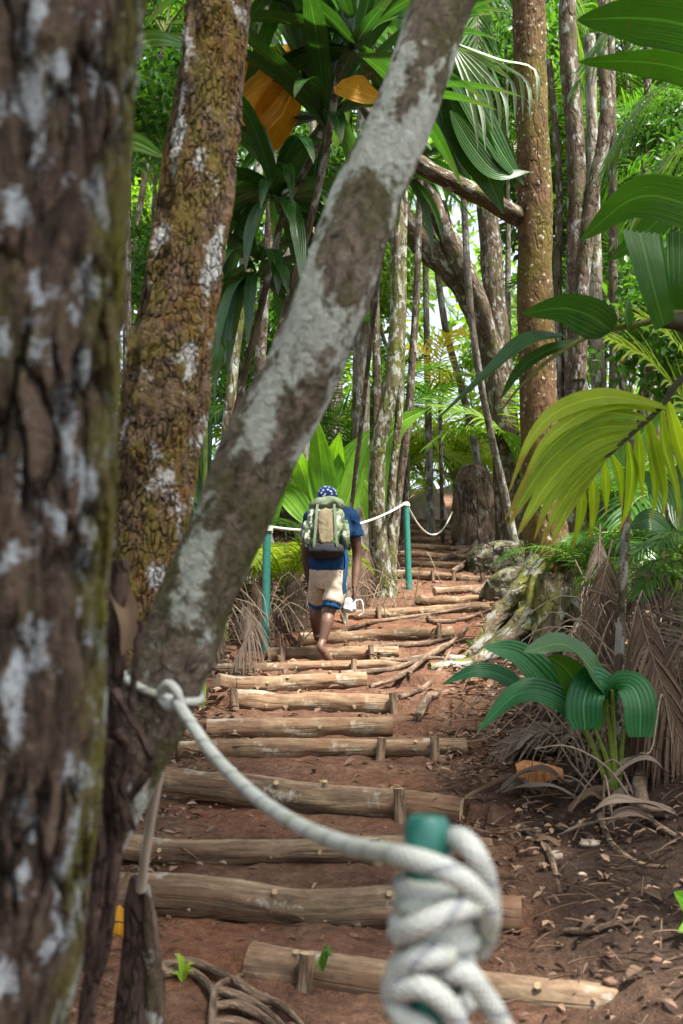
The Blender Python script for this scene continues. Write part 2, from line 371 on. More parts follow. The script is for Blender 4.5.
G['fol_dark'] = leafmat('fol_dark', (.022, .075, .015), (.07, .16, .022), .35, .36, .45)
G['fol_mid'] = leafmat('fol_mid', (.03, .105, .02), (.085, .18, .025), .42, .42, .4)
G['fol_bright'] = leafmat('fol_bright', (.07, .175, .022), (.19, .29, .03), .48, .45, .35)
G['rachis'] = plain('rachis', (.14, .16, .04), .6, 20, .3, .1)
G['rachis_dark'] = plain('rachis_dark', (.05, .045, .022), .6, 20, .3, .1)
G['rachis_dead'] = plain('rachis_dead', (.12, .08, .056), .85, 20, .4, .3)
G['stem_green'] = plain('stem_green', (.15, .2, .03), .5, 20, .4, .1)
# ------------------------------------------------------------------ terrain with steps
SL = 0.2455
def plane_hit(px, py):                      # pixel ray meets the mean slope
    d = FW+(px-CX)/FPX*RT+(CY-py)/FPX*UP
    t = (CAM[2]-SL*CAM[1])/(SL*d[1]-d[2]); return CAM+t*d, t
def trail(Y):
    yy = [0, 3, 4, 6, 8, 10, 13, 16, 20, 26, 34, 60]
    xc = np.interp(Y, yy, [-.1, -.1, -.12, -.1, .0, .35, 1.2, 1.6, 1.95, 2.4, 2.9, 4])
    hw = np.interp(Y, yy, [.95, .9, .85, .88, 1.1, 1.2, 1.0, .95, .85, .85, .9, 1])
    return xc, hw
# (x0,y0,x1,y1,thickness px, material, label)
LOGS = [
 (250, 964, 690, 1018, 42, 'log_dark', 'thick log step nearest the camera, cut end beside the twisted roots', 1),
 (100, 893, 520, 916, 38, 'log_dark', 'long dark log step with pale cut right end behind the white knot', 1),
 (112, 850, 492, 851, 25, 'log_dark', 'slim log step just above the long dark log with the pale cut end', 1),
 (158, 784, 462, 812, 33, 'log_dark', 'thick log step sloping down to the right behind the sagging white rope', 1),
 (178, 751, 466, 747, 19, 'log', 'straight pale log step held by three pegs, below the mid stack of logs', 1),
 (207, 730, 392, 726, 21, 'log', 'pale knotty log step with a dark scar near its left end', 1),
 (236, 701, 394, 705, 21, 'log', 'reddish log step with bent left end and short peg on each side', 1),
 (218, 686, 366, 681, 18, 'log', 'weathered log step fourth below the barefoot hiker', 1),
 (213, 669, 418, 664, 11, 'log', 'thin log step under the hiker heel, ends in the root fan', 1),
 (268, 655, 398, 653, 14, 'log', 'short round log step directly behind the hiker raised foot', 1),
 (300, 640, 452, 632, 13, 'log', 'log step just in front of the hiker toes', 1),
 (342, 616, 488, 607, 10, 'log', 'long pale log step right of the hiker dangling white bag', 1),
 (418, 602, 496, 598, 8, 'log', 'short log step left of the mossy root foot of the spotted tree', 1),
 (434, 592, 500, 588, 8, 'log', 'short thin log step at foot height of the far green post', 1),
 (398, 575, 502, 580, 9, 'log', 'pegged pale log step beside the base of the far green post', 1),
 (402, 564, 496, 568, 7.5, 'log', 'narrow log step just past the far green post', 1),
 (401, 555, 484, 558, 7, 'log', 'narrow log step, second past the far green post', 1),
 (402, 547, 474, 549, 6.5, 'log', 'narrow log step, third past the far green post', 1),
 (404, 540, 468, 541, 6, 'log', 'narrow log step, fourth past the far green post', 1),
 (405, 533, 462, 534, 5, 'log', 'tiny far log step, third from the top of the trail', 1),
 (407, 527, 458, 527, 4.5, 'log', 'tiny far log step, second from the top of the trail', 1),
 (409, 521, 455, 521, 4, 'log', 'tiny topmost log step below the tall brown boulder', 1),
]
LG = []
for (x0, y0, x1, y1, th, mt, lab, st) in LOGS:
    a, ta = plane_hit(x0, y0); b, tb = plane_hit(x1, y1); r = th/2*(ta+tb)/2/FPX
    LG.append([a, b, r, mt, lab])
LG.sort(key=lambda q: (q[0][1]+q[1][1])/2)

def height(X, Y, detail=True):
    X = np.asarray(X, float); Y = np.asarray(Y, float)
    base = SL*np.minimum(Y, 44)+.10*np.maximum(Y-44, 0)
    xc, hw = trail(Y); dr = X-(xc+hw); dl = (xc-hw)-X
    bank = .38*sm(dr/1.5)+.16*np.maximum(dr-.5, 0)*sm((dr-.5)/.8)
    bank = bank*np.interp(Y, [0, 3, 4.2, 6, 9], [.2, .35, .8, 1, 1])
    bl = (.22*sm(dl/1.0)+.14*np.maximum(dl-.3, 0))*np.interp(Y, [0, 5, 8, 12], [.1, .2, .8, 1])
    bank = np.minimum(bank+bl, 2.2+.05*np.abs(X))
    w = sm((np.minimum(-dr, -dl)+.30)/.35)
    z = base+bank+fbm(X*.55, Y*.55, 3, 5)*.16*(1-w)
    # steps
    zs = np.copy(base); prevY = None
    for i in range(len(LG)):
        a, b, r = LG[i][:3]
        u = np.clip((X-a[0])/(b[0]-a[0]), -.1, 1.1); Yi = a[1]+(b[1]-a[1])*u; top = SL*Yi+r*.45
        if i+1 < len(LG):
            a2, b2, r2 = LG[i+1][:3]
            u2 = np.clip((X-a2[0])/(b2[0]-a2[0]), -.1, 1.1); Y2 = np.maximum(a2[1]+(b2[1]-a2[1])*u2, Yi+.06); low = SL*Y2-r2*.75
            low = np.maximum(low, top-.06)
            t = np.clip((Y-Yi)/(Y2-Yi), 0, 1)
            zt = top+(low-top)*t
            sel = (Y >= Yi) & (Y < Y2); zs = np.where(sel, zt, zs)
    z = z*(1-w)+zs*w
    if detail:
        z = z+fbm(X*2.6, Y*2.6, 4, 2)*.045*(1-.35*w)+fbm(X*11, Y*11, 3, 3)*.022
    return z
_ds = np.arange(1.5, 60, .02)
def ground_hit(px, py):
    d = FW+(px-CX)/FPX*RT+(CY-py)/FPX*UP; P = CAM+_ds[:, None]*d
    z = height(P[:, 0], P[:, 1], False); k = np.argmax(P[:, 2] < z)
    if k == 0: k = len(_ds)-1
    p = P[k].copy(); p[2] = z[k]; return p, _ds[k]
def gz(x, y): return float(height(np.array([x]), np.array([y]))[0])

def axis(segs):
    out = []
    for a, b, n in segs: out.append(np.linspace(a, b, n, endpoint=False))
    return np.concatenate(out+[[segs[-1][1]]])
xs = axis([(-160, -40, 8), (-40, -8, 22), (-8, -2, 40), (-2, 3.2, 150), (3.2, 8, 36), (8, 40, 22), (40, 160, 8)])
ys = axis([(-40, 0, 14), (0, 2.6, 20), (2.6, 11, 330), (11, 18, 150), (18, 32, 120), (32, 60, 30), (60, 200, 14)])
GX, GY = np.meshgrid(xs, ys); GZ = height(GX, GY)
mb = MB(); nx = len(xs)
i = np.arange(len(ys)-1)[:, None]*nx; j = np.arange(nx-1)[None]
gv = np.stack([GX, GY, GZ], -1).reshape(-1, 3); xc, hw = trail(GY)
onp = sm((hw-np.abs(GX-xc)+.35+fbm(GX*1.5, GY*1.5, 3, 21)*.4)/.5)
mb.add(gv, np.stack([i+j, i+j+1, i+j+nx+1, i+j+nx], -1).reshape(-1, 4), np.stack([GX, GY, onp], -1).reshape(-1, 3))
m, t, o = nt('soil'); v = tcoord(t); sp = N(t, 'ShaderNodeSeparateXYZ'); lk(t, v, sp.inputs[0])
tc = N(t, 'ShaderNodeTexCoord').outputs['Object']
n1 = noise(t, tc, 2.6, 8, .72); n2 = noise(t, tc, 17, 7, .75); n3 = noise(t, tc, 90, 4, .75)
path = ramp(t, n1, [(.3, (.095, .046, .030)), (.5, (.175, .092, .058)), (.68, (.26, .155, .10))])
path = mixc(t, ramp(t, noise(t, tc, .9, 3, .5, 0, (3.3, 1.2, 0)), [(.52, 0.), (.66, .8)]), path, (.23, .10, .056))
side = ramp(t, n1, [(.3, (.034, .021, .015)), (.55, (.068, .043, .031)), (.72, (.115, .075, .053))])
col = mixc(t, sp.outputs[2], side, path)
col = mixc(t, .9, col, ramp(t, n2, [(.3, .4), (.7, 1.5)]), 'MULTIPLY')
col = mixc(t, .7, col, ramp(t, n3, [(.3, .45), (.7, 1.45)]), 'MULTIPLY')
h = mathn(t, 'ADD', mathn(t, 'MULTIPLY', n2, 1.), mathn(t, 'MULTIPLY', n3, .35))
pbsdf(t, o, col, .92, bump(t, h, 1., .05), .12)
g = obj('ground', mb, m); g['kind'] = 'structure'

# ------------------------------------------------------------------ logs and pegs
def wobble(a, b, k, amp, seed):
    rg = np.random.default_rng(seed); t = np.linspace(0, 1, k)[:, None]; P = np.asarray(a)*(1-t)+np.asarray(b)*t
    c = rg.normal(0, amp, (5, 3)); c[:, 0] *= .3; c[0] *= .3; c[-1] *= .3
    return P+catmull(c, k)
for i, (a, b, r, mt, lab) in enumerate(LG):
    mb = MB(); k = 90; P = wobble(a, b, k, r*.13, 40+i)
    rg = np.random.default_rng(i); R = r*(1+.05*catmull(rg.normal(0, 1, (7, 1)), k)[:, 0])*np.linspace(1.06, .94, k)
    if i % 5 == 2: P[:11, 1] -= np.linspace(.05, 0, 11); P[:11, 2] += np.linspace(.03, 0, 11)
    tube(mb, P, R, n=30, rough=.13, fr=9, seed=i, capmat=1)
    for q in range(3):        # cut twig stubs
        u = rg.uniform(.1, .9); p = P[int(u*k)]; an = rg.uniform(-.3, 1.7); dv = np.array([.2*rg.normal(), -math.cos(an), math.sin(an)])
        tube(mb, [p+dv*R[0]*.7, p+dv*R[0]*1.12], [r*.22, r*.17], n=8, capmat=1)
    o_ = obj('step_log', mb, [M[mt], M['endgrain']], origin=(np.asarray(a)+b)/2)
    tag(o_, lab, 'log step', 'log steps of the trail')
PEGS = [(300, 958, 1040, 17, 'peg at the left end of the nearest thick log'), (399, 795, 832, 13, 'peg left of the white knot holding the sloping thick log'),
 (382, 846, 880, 12, 'short peg below the slim log, just left of the white knot'), (380, 740, 768, 10, 'left one of two close pegs under the straight pale log'), (433, 738, 765, 10, 'right one of two close pegs under the straight pale log'),
 (174, 735, 764, 11, 'peg at the left end of the straight pale log'), (235, 692, 716, 9, 'peg at the bent left end of the reddish log'), (392, 693, 713, 8, 'peg at the right end of the reddish log'),
 (283, 650, 668, 7, 'peg holding the short round log left of the hiker foot'), (354, 662, 676, 7, 'peg near the right end of the weathered log'), (372, 646, 662, 6, 'peg holding the short round log right of the hiker foot'),
 (440, 628, 640, 6, 'peg at the right end of the log in front of the hiker'), (378, 612, 622, 5, 'peg on the long pale log beside the white bag'), (453, 572, 584, 5, 'tiny middle peg on the pale log by the far post'), (480, 572, 584, 5, 'tiny right peg on the pale log by the far post'), (432, 572, 582, 4, 'tiny left peg on the pale log by the far post')]
for k, (px, y0, y1, w, lab) in enumerate(PEGS):
    p, d = plane_hit(px, (y0+y1)/2)
    best = min(LG, key=lambda q: abs(q[0][1]+(q[1][1]-q[0][1])*np.clip((p[0]-q[0][0])/(q[1][0]-q[0][0]), 0, 1)-p[1]))
    u = np.clip((p[0]-best[0][0])/(best[1][0]-best[0][0]), 0, 1); c = best[0]*(1-u)+best[1]*u
    d = (c-CAM)@FW; hh = (y1-y0)*d/FPX; r = w/2*d/FPX
    c = c+np.array([p[0]-c[0], -best[2]*1.03-r*.9, 0]); rg = np.random.default_rng(k+90)
    top = c+np.array([rg.normal(0, .012), 0, best[2]*1.15]); bot = c+np.array([rg.normal(0, .012), -.01, -best[2]*1.3-hh*.5])
    mb = MB(); tube(mb, np.linspace(bot, top, 8), r*np.linspace(1.0, .9, 8), n=10, rough=.15, fr=8, seed=k, capmat=1)
    tag(obj('wooden_peg', mb, [M['peg'], M['endgrain']], origin=c), 'wooden '+lab, 'peg', 'pegs holding the log steps')

# ------------------------------------------------------------------ foreground trees
def tree_from_px(name, label, pix, d, mat, seg=26, rough=.12, fr=4, to_ground=True, top=None, seed=0, crown=None, group=None, k=60, extra=None, flare=1.0):
    pts = [at(x, y, dd) for (x, y, w, dd) in pix]; rad = [w/2*dd/FPX for (x, y, w, dd) in pix]
    if top:
        dv = nrm(pts[0]-pts[1]); n = 3
        for q in range(1, n+1): pts.insert(0, pts[0]+(dv*.6+np.array([0, 0, .4]))*top/n); rad.insert(0, rad[0]*.94)
    if to_ground:
        dv = nrm(pts[-1]-pts[-2]); p = pts[-1]; L = max(.25, (p[2]-gz(p[0], p[1]))/max(.3, -dv[2]))
        e = p+dv*L*1.0; e[2] = gz(e[0], e[1])-.12
        pts.append(p*.5+e*.5); rad.append(rad[-1]*1.08*flare**.5); pts.append(e); rad.append(rad[-1]*1.2*flare**.5)
    base = pts[-1].copy(); base[2] += .1
    root = thing(name, label, 'tree', base, group)
    mb = MB(); Q = catmull(pts[::-1], k); R = np.interp(np.linspace(0, 1, k), np.linspace(0, 1, len(rad)), rad[::-1])
    if extra: R = extra(Q, R)
    tube(mb, Q, R, n=seg, rough=rough, fr=fr, seed=seed)
    obj('trunk', mb, mat, root)
    if crown: 
        Rr, nl, ll, lw, mt = crown; mb = MB(); leafmass(mb, Rr, nl, ll, lw, seed=seed+5)
        c = Q[-1]+np.array([0, 0, Rr*.35]); mb.v = [q+c for q in mb.v]; obj('crown', mb, mt, root)
    return root, Q, R

TREES = {}
T1 = tree_from_px('forest_tree', 'massive dark trunk with white lichen and yellow moss edge, nearest tree at the left edge',
    [(32, -160, 225, 1.35), (28, 0, 222, 1.35), (20, 150, 222, 1.35), (12, 290, 222, 1.35), (6, 450, 222, 1.35), (-3, 600, 222, 1.35), (-6, 750, 222, 1.35), (-22, 900, 216, 1.35), (-36, 1030, 218, 1.35)],
    1.35, M['bark_near'], seg=300, rough=.13, fr=5, top=4.5, seed=1, k=800)
T2 = tree_from_px('forest_tree', 'orange brown mossy trunk, second from left, leaning slightly right',
    [(224, -150, 60, 2.9), (220, 0, 62, 2.9), (208, 100, 66, 2.9), (195, 200, 70, 2.9), (180, 300, 76, 2.9), (164, 400, 84, 2.9), (152, 500, 80, 2.9), (140, 580, 76, 2.9), (116, 680, 76, 2.9), (80, 770, 78, 2.9), (30, 870, 82, 2.9)],
    2.9, M['bark_orange'], seg=180, rough=.2, fr=7, top=4.2, seed=2, k=700)
T3 = tree_from_px('forest_tree', 'slanting grey trunk with pale lichen patches crossing in front, rope tied around it',
    [(505, -150, 62, 2.3), (444, 0, 60, 2.25), (409, 100, 63, 2.2), (366, 200, 66, 2.15), (331, 300, 74, 2.1), (297, 380, 74, 2.1), (259, 450, 76, 2.1), (228, 527, 74, 2.1), (195, 600, 72, 2.1), (166, 680, 74, 2.1), (128, 760, 74, 2.1), (84, 840, 78, 2.1), (36, 920, 84, 2.1)],
    2.1, M['bark_lean'], seg=180, rough=.13, fr=6, top=4.0, seed=3, k=700)
for nm, T in (('T1', T1), ('T2', T2), ('T3', T3)): TREES[nm] = T

# vines and debris hanging at the foot of the leaning trunk
vr = thing('hanging_vine', 'dark twisted dead vine hanging between the left trunk and the slanting trunk', 'vine', at(110, 900, 1.9))
for k, (pp, w) in enumerate([
   ([(122, 560), (118, 620), (114, 700), (112, 780), (108, 860), (98, 930), (84, 1040)], 17), ([(140, 620), (136, 660), (129, 720), (118, 800), (116, 880), (104, 960), (70, 1060)], 7),
   ([(112, 690), (122, 730), (112, 780), (118, 830), (108, 900)], 14), ([(120, 700), (140, 735), (150, 765), (128, 800)], 8), ([(108, 740), (95, 790), (100, 850), (96, 900), (84, 970)], 12), ([(118, 730), (131, 752), (122, 790), (130, 830)], 12)]):
    mb = MB(); P = [at(x, y, 1.92-.02*k) for x, y in pp]; rtube(mb, P, w/2*1.9/FPX, k=40, n=12, rough=.5, fr=9, seed=k+20)
    obj('stem', mb, M['vine'], vr)
mb = MB(); leaf(mb, [at(112, 570, 1.95), at(128, 620, 1.9), at(122, 656, 1.88)], .042, -FW+RT*.4, fold=.5, n=10, m=6, prof=p_ovate)
obj('dead_leaf', mb, M['dead'], vr)
# rotten stump with a pale dry stick
st = thing('tree_stump', 'narrow rotten dark stump standing lower left with a pale stick rising from it', 'stump', at(138, 1060, 2.4))
mb = MB(); rtube(mb, [at(133, 1200, 2.4), at(139, 1060, 2.4), at(140, 960, 2.4), at(139, 905, 2.4), at(135, 876, 2.4)], [.09, .068, .043, .036, .012], k=30, n=18, rough=.35, fr=9, seed=31)
obj('stump_body', mb, M['vine'], st)
mb = MB(); rtube(mb, [at(152, 1100, 2.36), at(154, 1000, 2.37), at(150, 930, 2.37), at(146, 885, 2.38)], [.03, .022, .018, .008], k=20, n=10, rough=.5, fr=12, seed=33)
obj('bark_strip', mb, M['bark_brown'], st)
mb = MB(); rtube(mb, [at(141, 890, 2.33), at(146, 850, 2.28), at(156, 790, 2.2), at(166, 735, 2.12)], [.012, .012, .0115, .010], k=24, n=10, rough=.15, seed=32)
obj('stick', mb, M['pale_stick'], st)

# ------------------------------------------------------------------ spotted tree with mossy foot
p4, d4 = ground_hit(552, 640); d4 = 9.3
T4 = tree_from_px('forest_tree', 'straight orange brown trunk dotted with pale lichen spots and mossy spreading roots', 
   [(527, -140, 34, d4), (529, 0, 33, d4), (531, 100, 32, d4), (535, 200, 34, d4), (535, 300, 35, d4), (538, 400, 36, d4), (543, 500, 40, d4), (549, 570, 48, d4), (552, 605, 60, d4)], d4, M['bark_spot'], seg=32, rough=.14, fr=6, top=5, seed=4, k=90, crown=None, flare=1.1)
r4 = T4[0]
for k, (pp, w0, w1) in enumerate([
  ([(545, 560, 9.2), (525, 590, 9.2), (500, 615, 9.2), (470, 640, 9.1), (448, 662, 9.0)], 30, 8), ([(548, 575, 9.1), (530, 615, 9.0), (505, 640, 8.9), (470, 668, 8.7), (430, 690, 8.5)], 32, 8), ([(552, 580, 9.0), (548, 630, 8.8), (538, 660, 8.6), (520, 690, 8.3)], 34, 12),
  ([(558, 575, 9.2), (575, 620, 9.0), (590, 650, 8.7), (604, 680, 8.5)], 26, 10)]):
    P = []
    for (x, y, d) in pp:
        q = at(x, y, d); zz = gz(q[0], q[1])
        P.append(q if len(P) < 3 else np.array([q[0], q[1], zz+.02]))
    mb = MB(); rtube(mb, P, [w/2*9.1/FPX for w in np.linspace(w0, w1, 5)], k=44, n=18, rough=.5, fr=9, seed=60+k)
    obj('root', mb, M['root_moss'], r4)
# ------------------------------------------------------------------ posts and ropes
m, t, o = nt('rope_braid'); v = tcoord(t); sp = N(t, 'ShaderNodeSeparateXYZ'); lk(t, v, sp.inputs[0])
an = mathn(t, 'MULTIPLY', mathn(t, 'ARCTAN2', sp.outputs[1], sp.outputs[0]), 4.)
l_ = mathn(t, 'MULTIPLY', sp.outputs[2], 330.)
b1 = mathn(t, 'SINE', mathn(t, 'ADD', an, l_)); b2 = mathn(t, 'SINE', mathn(t, 'SUBTRACT', an, l_))
h = mathn(t, 'ABSOLUTE', mathn(t, 'MULTIPLY', b1, b2)); nn = noise(t, v, 60, 4)
col = mixc(t, ramp(t, h, [(0, 0.), (.35, 1.)]), (.24, .25, .22), (.70, .71, .66))
col = mixc(t, ramp(t, noise(t, v, 14, 4), [(.48, 0.), (.66, .55)]), col, (.36, .41, .23))
fl = mathn(t, 'MULTIPLY', mathn(t, 'GREATER_THAN', mathn(t, 'SINE', mathn(t, 'ADD', mathn(t, 'MULTIPLY', an, .25), mathn(t, 'MULTIPLY', l_, .25))), .93), .5)
col = mixc(t, fl, col, (.05, .07, .13))
pbsdf(t, o, col, .85, bump(t, mathn(t, 'ADD', h, mathn(t, 'MULTIPLY', nn, .4)), .7, .004), .2); M['rope'] = m

def post(label, x, ytop, d, wpx, lean=0):
    p = at(x, ytop, d); zb = gz(p[0], p[1])-.15; r = wpx/2*d/FPX
    root = thing('handrail_post', label, 'post', np.array([p[0], p[1], zb+.15]), 'green handrail posts')
    mb = MB(); P = np.linspace(np.array([p[0]+lean, p[1], zb]), p, 20); tube(mb, P, r, n=28, rough=.02, fr=4)
    obj('shaft', mb, M['green_paint'], root)
    mb = MB(); tube(mb, [p+np.array([0, 0, -.02]), p+np.array([0, 0, .006]), p+np.array([0, 0, .014])], [r*1.04, r*1.04, r*.8], n=28)
    obj('cap', mb, M['green_paint'], root)
    return p
PN = post('green painted post nearest the camera with white rope knotted around its top', 427, 829, 1.10, 44, .0)
PL = post('green painted post left of the hiker, guide rope tied to its top', 267, 527, 9.35, 8.2)
PR = post('slim green painted post right of the hiker, farther up the trail', 406, 503, 13.3, 6.4, .03)

RR = .0122
rope = thing('rope', 'thick white braided rope sagging from slanting trunk to big knot on the near post', 'rope', PN)
mb = MB()
rtube(mb, [at(176, 700, 1.98), at(190, 722, 1.92), at(215, 757, 1.80), at(255, 796, 1.62), at(300, 826, 1.42), at(350, 846, 1.24), at(400, 856, 1.08), at(436, 866, 1.04), at(468, 884, 1.04), at(488, 912, 1.07), at(486, 940, 1.12)], [.0115]*6+[RR]*5, k=300, n=24)
obj('line', mb, M['rope'], rope)
mb = MB()
rtube(mb, [at(436, 866, 1.15), at(446, 843, 1.12), at(459, 838, 1.08), at(474, 852, 1.06), at(486, 880, 1.08), at(490, 920, 1.11), at(480, 950, 1.14)], RR, k=50, n=14)
obj('loop', mb, M['rope'], rope)
mb = MB(); W_ = []
for q in range(0, 400):
    a = q/400*2*PI*6.2; u = q/400; yv = 882+u*108+5*math.sin(a*.5+1); c = at(436-5*u, yv, 1.10)
    rr = .0365+.003*math.sin(a*1.7+.6)
    W_.append(c+np.array([math.cos(a)*rr, -math.sin(a)*rr*1.02, -.005*math.cos(a)+.004*math.sin(a*.6)]))
tube(mb, W_, RR*1.02, n=14); obj('coil', mb, M['rope'], rope)
for pp in ([(452, 955, 1.04), (420, 958, 1.03), (398, 972, 1.05), (392, 995, 1.06), (404, 1018, 1.04), (430, 1034, 1.03), (446, 1075, 1.05)],
           [(446, 968, 1.045), (468, 975, 1.04), (484, 996, 1.05), (500, 1022, 1.06), (522, 1075, 1.07)],
           [(398, 990, 1.04), (424, 988, 1.02), (446, 1004, 1.02), (460, 1032, 1.03), (464, 1080, 1.04)],
           [(475, 905, 1.05), (450, 912, 1.03), (420, 925, 1.03), (398, 935, 1.06)]):
    mb = MB(); rtube(mb, [at(*q) for q in pp], RR, k=40, n=14); obj('strand', mb, M['rope'], rope)
# tie on the slanting trunk
Q3, R3 = T3[1], T3[2]; kk = int(np.argmin(np.linalg.norm(Q3-at(168, 688, 2.1), axis=1))); ax = nrm(Q3[kk+1]-Q3[kk-1]); cc = Q3[kk]
e1 = nrm(np.cross(ax, FW)); e2 = np.cross(ax, e1); mb = MB(); P = []
for q in range(160):
    a = math.atan2(FW@e2, FW@e1)+q/160*2*PI; P.append(cc+ax*(q/160-.5)*.03+(e1*math.cos(a)+e2*math.sin(a))*(R3[kk]*.97+.006))
tube(mb, P, .0085, n=12); obj('tie', mb, M['rope'], rope)
mb = MB(); rtube(mb, [at(160, 692, 2.0), at(168, 684, 1.98), at(177, 692, 1.97), at(178, 704, 1.98), at(168, 706, 1.99), at(161, 698, 2.0)], .0095, k=30, n=12); obj('knot', mb, M['rope'], rope)

def sag(a, b, s, k=40):
    u = np.linspace(0, 1, k)[:, None]; P = a*(1-u)+b*u; P[:, 2] -= (4*s*u*(1-u))[:, 0]; return P
gr = thing('guide_rope', 'thin white guide rope running past the hiker between the two far green posts', 'rope', PL)
dz = np.array([0, 0, .005])
LT = at(231, 560, 2.2)+np.array([0, .1, 0])
mb = MB(); tube(mb, sag(PL+dz, PR+dz, .16), .014, n=8, rough=.05); obj('line', mb, M['thin_rope'], gr)
mb = MB(); tube(mb, sag(PR+dz, at(452, 512, 17.5), .42), .013, n=8); obj('line', mb, M['thin_rope'], gr)
mb = MB(); tube(mb, sag(PL+dz, at(236, 560, 6.5), .05), .013, n=8); obj('line', mb, M['thin_rope'], gr)
for P0, r in ((PL, .045), (PR, .042)):
    mb = MB(); P = [P0+np.array([math.cos(a)*r, math.sin(a)*r, -.05+.05*a/20]) for a in np.linspace(0, 18, 70)]; tube(mb, P, .012, n=8); obj('tie', mb, M['thin_rope'], gr)

# ------------------------------------------------------------------ middle trees
def simple_tree(label, pix, mat, seed, crown=None, top=4, group='slender trunks of the middle forest', seg=16, rough=.14, branches=()):
    T = tree_from_px('slender_tree', label, pix, pix[0][3], M[mat], seg=seg, rough=rough, fr=5, top=top, seed=seed, crown=crown, group=group, k=50)
    for b in branches:
        mb = MB(); rtube(mb, [at(*q[:3]) for q in b], [q[3]/2*q[2]/FPX for q in b], k=30, n=12, rough=rough, fr=5, seed=seed+3); obj('branch', mb, M[mat], T[0])
    return T
cA = (2.6, 2600, .17, .065, M['fol_mid']); cB = (2.6, 2600, .17, .065, M['fol_bright']); cD = (2.6, 2600, .17, .065, M['fol_dark'])
simple_tree('twin grey trunk splitting into a straight and a crooked stem, right of the spotted trunk', [(566, -60, 16, 11), (569, 60, 18, 11), (576, 150, 19, 11), (577, 260, 22, 11), (575, 400, 22, 11), (574, 590, 24, 11)], 'bark_brown', 71, None,
            branches=[[(578, 380, 10.9, 16), (583, 280, 10.9, 14), (592, 200, 10.9, 14), (606, 120, 10.9, 13), (602, 40, 10.9, 11), (607, -60, 10.9, 10)], [(563, 430, 11.1, 8), (558, 300, 11.1, 8), (559, 180, 11.1, 7), (549, 60, 11.1, 6)]])
simple_tree('grey lichen trunk curving up behind the spotted trunk with heavy leaning limbs', [(478, 80, 13, 16), (487, 200, 20, 16), (494, 290, 23, 16), (500, 370, 25, 16), (506, 450, 27, 16), (510, 540, 30, 16)], 'bark_brown', 72, None, top=3, seg=22, rough=.2,
            branches=[[(506, 440, 15.9, 26), (490, 350, 15.8, 26), (464, 285, 15.6, 28), (425, 245, 15.4, 27), (396, 208, 15.2, 24), (372, 150, 15, 20)], [(498, 390, 15.9, 18), (478, 300, 15.4, 19), (452, 245, 15.3, 20), (428, 190, 15.2, 18), (410, 130, 15, 14)]])
# crooked branch of the spotted tree
mb = MB(); rtube(mb, [at(540, 226, 9.32), at(510, 213, 9.25), at(486, 198, 9.1), at(455, 184, 9.0), at(420, 164, 8.9), at(380, 130, 8.8), at(350, 80, 8.8)], [.10, .085, .085, .08, .075, .06, .04], k=40, n=14, rough=.22, fr=6, seed=5); obj('branch', mb, M['bark_brown'], r4)
for q, args in enumerate([
 ('mossy slim trunk right beside the hiker, blotched with pale lichen', [(396, 180, 13, 12.7), (398, 280, 15, 12.7), (392, 380, 16, 12.7), (378, 450, 16, 12.7), (377, 520, 17, 12.7), (383, 585, 22, 12.7)], 'bark_moss', None),
 ('thin dark trunk leaning right between the hiker and the far post', [(416, 300, 7, 14.2), (408, 420, 8, 14.2), (398, 500, 8, 14.2), (392, 575, 9, 14.2)], 'bark_brown', None),
 ('thin trunk hugging the mossy trunk beside the hiker', [(404, 250, 6, 12.9), (400, 400, 8, 12.9), (391, 500, 9, 12.9), (392, 588, 12, 12.9)], 'bark_moss', None),
 ('pale smooth trunk above the big bright leaves behind the hiker', [(364, 150, 15, 15.5), (363, 280, 17, 15.5), (361, 400, 18, 15.5), (360, 545, 20, 15.5)], 'bark_pale', None),
 ('reddish trunk left of the pale smooth trunk behind the hiker', [(337, 200, 13, 17), (336, 330, 15, 17), (334, 450, 16, 17), (334, 540, 18, 17)], 'bark_brown', None),
 ('leaning olive trunk seen between the orange and slanting trunks', [(262, 140, 9, 9.5), (247, 260, 10, 9.5), (232, 380, 11, 9.5), (225, 470, 12, 9.5), (222, 600, 14, 9.5)], 'bark_moss', cD),
 ('dark thin trunk in the gap between the left and orange trunks', [(127, 200, 8, 11), (127, 330, 9, 11), (129, 460, 9, 11), (131, 640, 10, 11)], 'bark_brown', cD),
 ('thin bent sapling crossing in front of the leaning limbs', [(462, 160, 6, 14.5), (467, 260, 7, 14.5), (474, 340, 7, 14.5), (488, 420, 7, 14.7), (506, 500, 8, 15), (518, 560, 9, 15)], 'bark_pale', None),
 ('thin grey sapling left of the leaning limbs above the boulder', [(436, 260, 6, 20.5), (446, 330, 7, 20.5), (462, 390, 7, 20.5), (476, 450, 8, 20.5), (484, 520, 8, 20.5)], 'bark_pale', None),
 ('thin straight trunk far right under the pleated leaves', [(612, 100, 8, 15), (613, 240, 9, 15), (614, 380, 10, 15), (612, 560, 11, 15)], 'bark_brown', None),
 ('pale trunk behind the yellow frond left of the dark stem', [(597, 330, 13, 13), (598, 430, 14, 13), (597, 560, 15, 13)], 'bark_pale', None),
 ('slim trunk near the right edge behind the pleated leaves', [(648, 60, 7, 16), (645, 200, 8, 16), (650, 380, 9, 16), (652, 540, 10, 16)], 'bark_brown', None),
 ('far thin trunk standing in the bright gap above the trail end', [(426, 300, 6, 21), (428, 400, 7, 21), (430, 500, 8, 21)], 'bark_pale', None),
 ('slim trunk at left of the slanting trunk top, behind the strap leaves', [(268, 40, 9, 12), (272, 180, 10, 12), (262, 330, 11, 12), (250, 560, 12, 12)], 'bark_brown', cD),
 ('thin pale trunk just left of the hiker head', [(310, 250, 8, 14), (306, 380, 9, 14), (304, 540, 10, 14)], 'bark_pale', None),
]):
    lab, pix, mt, cr = args; simple_tree(lab, pix, mt, 80+q, cr, seg=14)
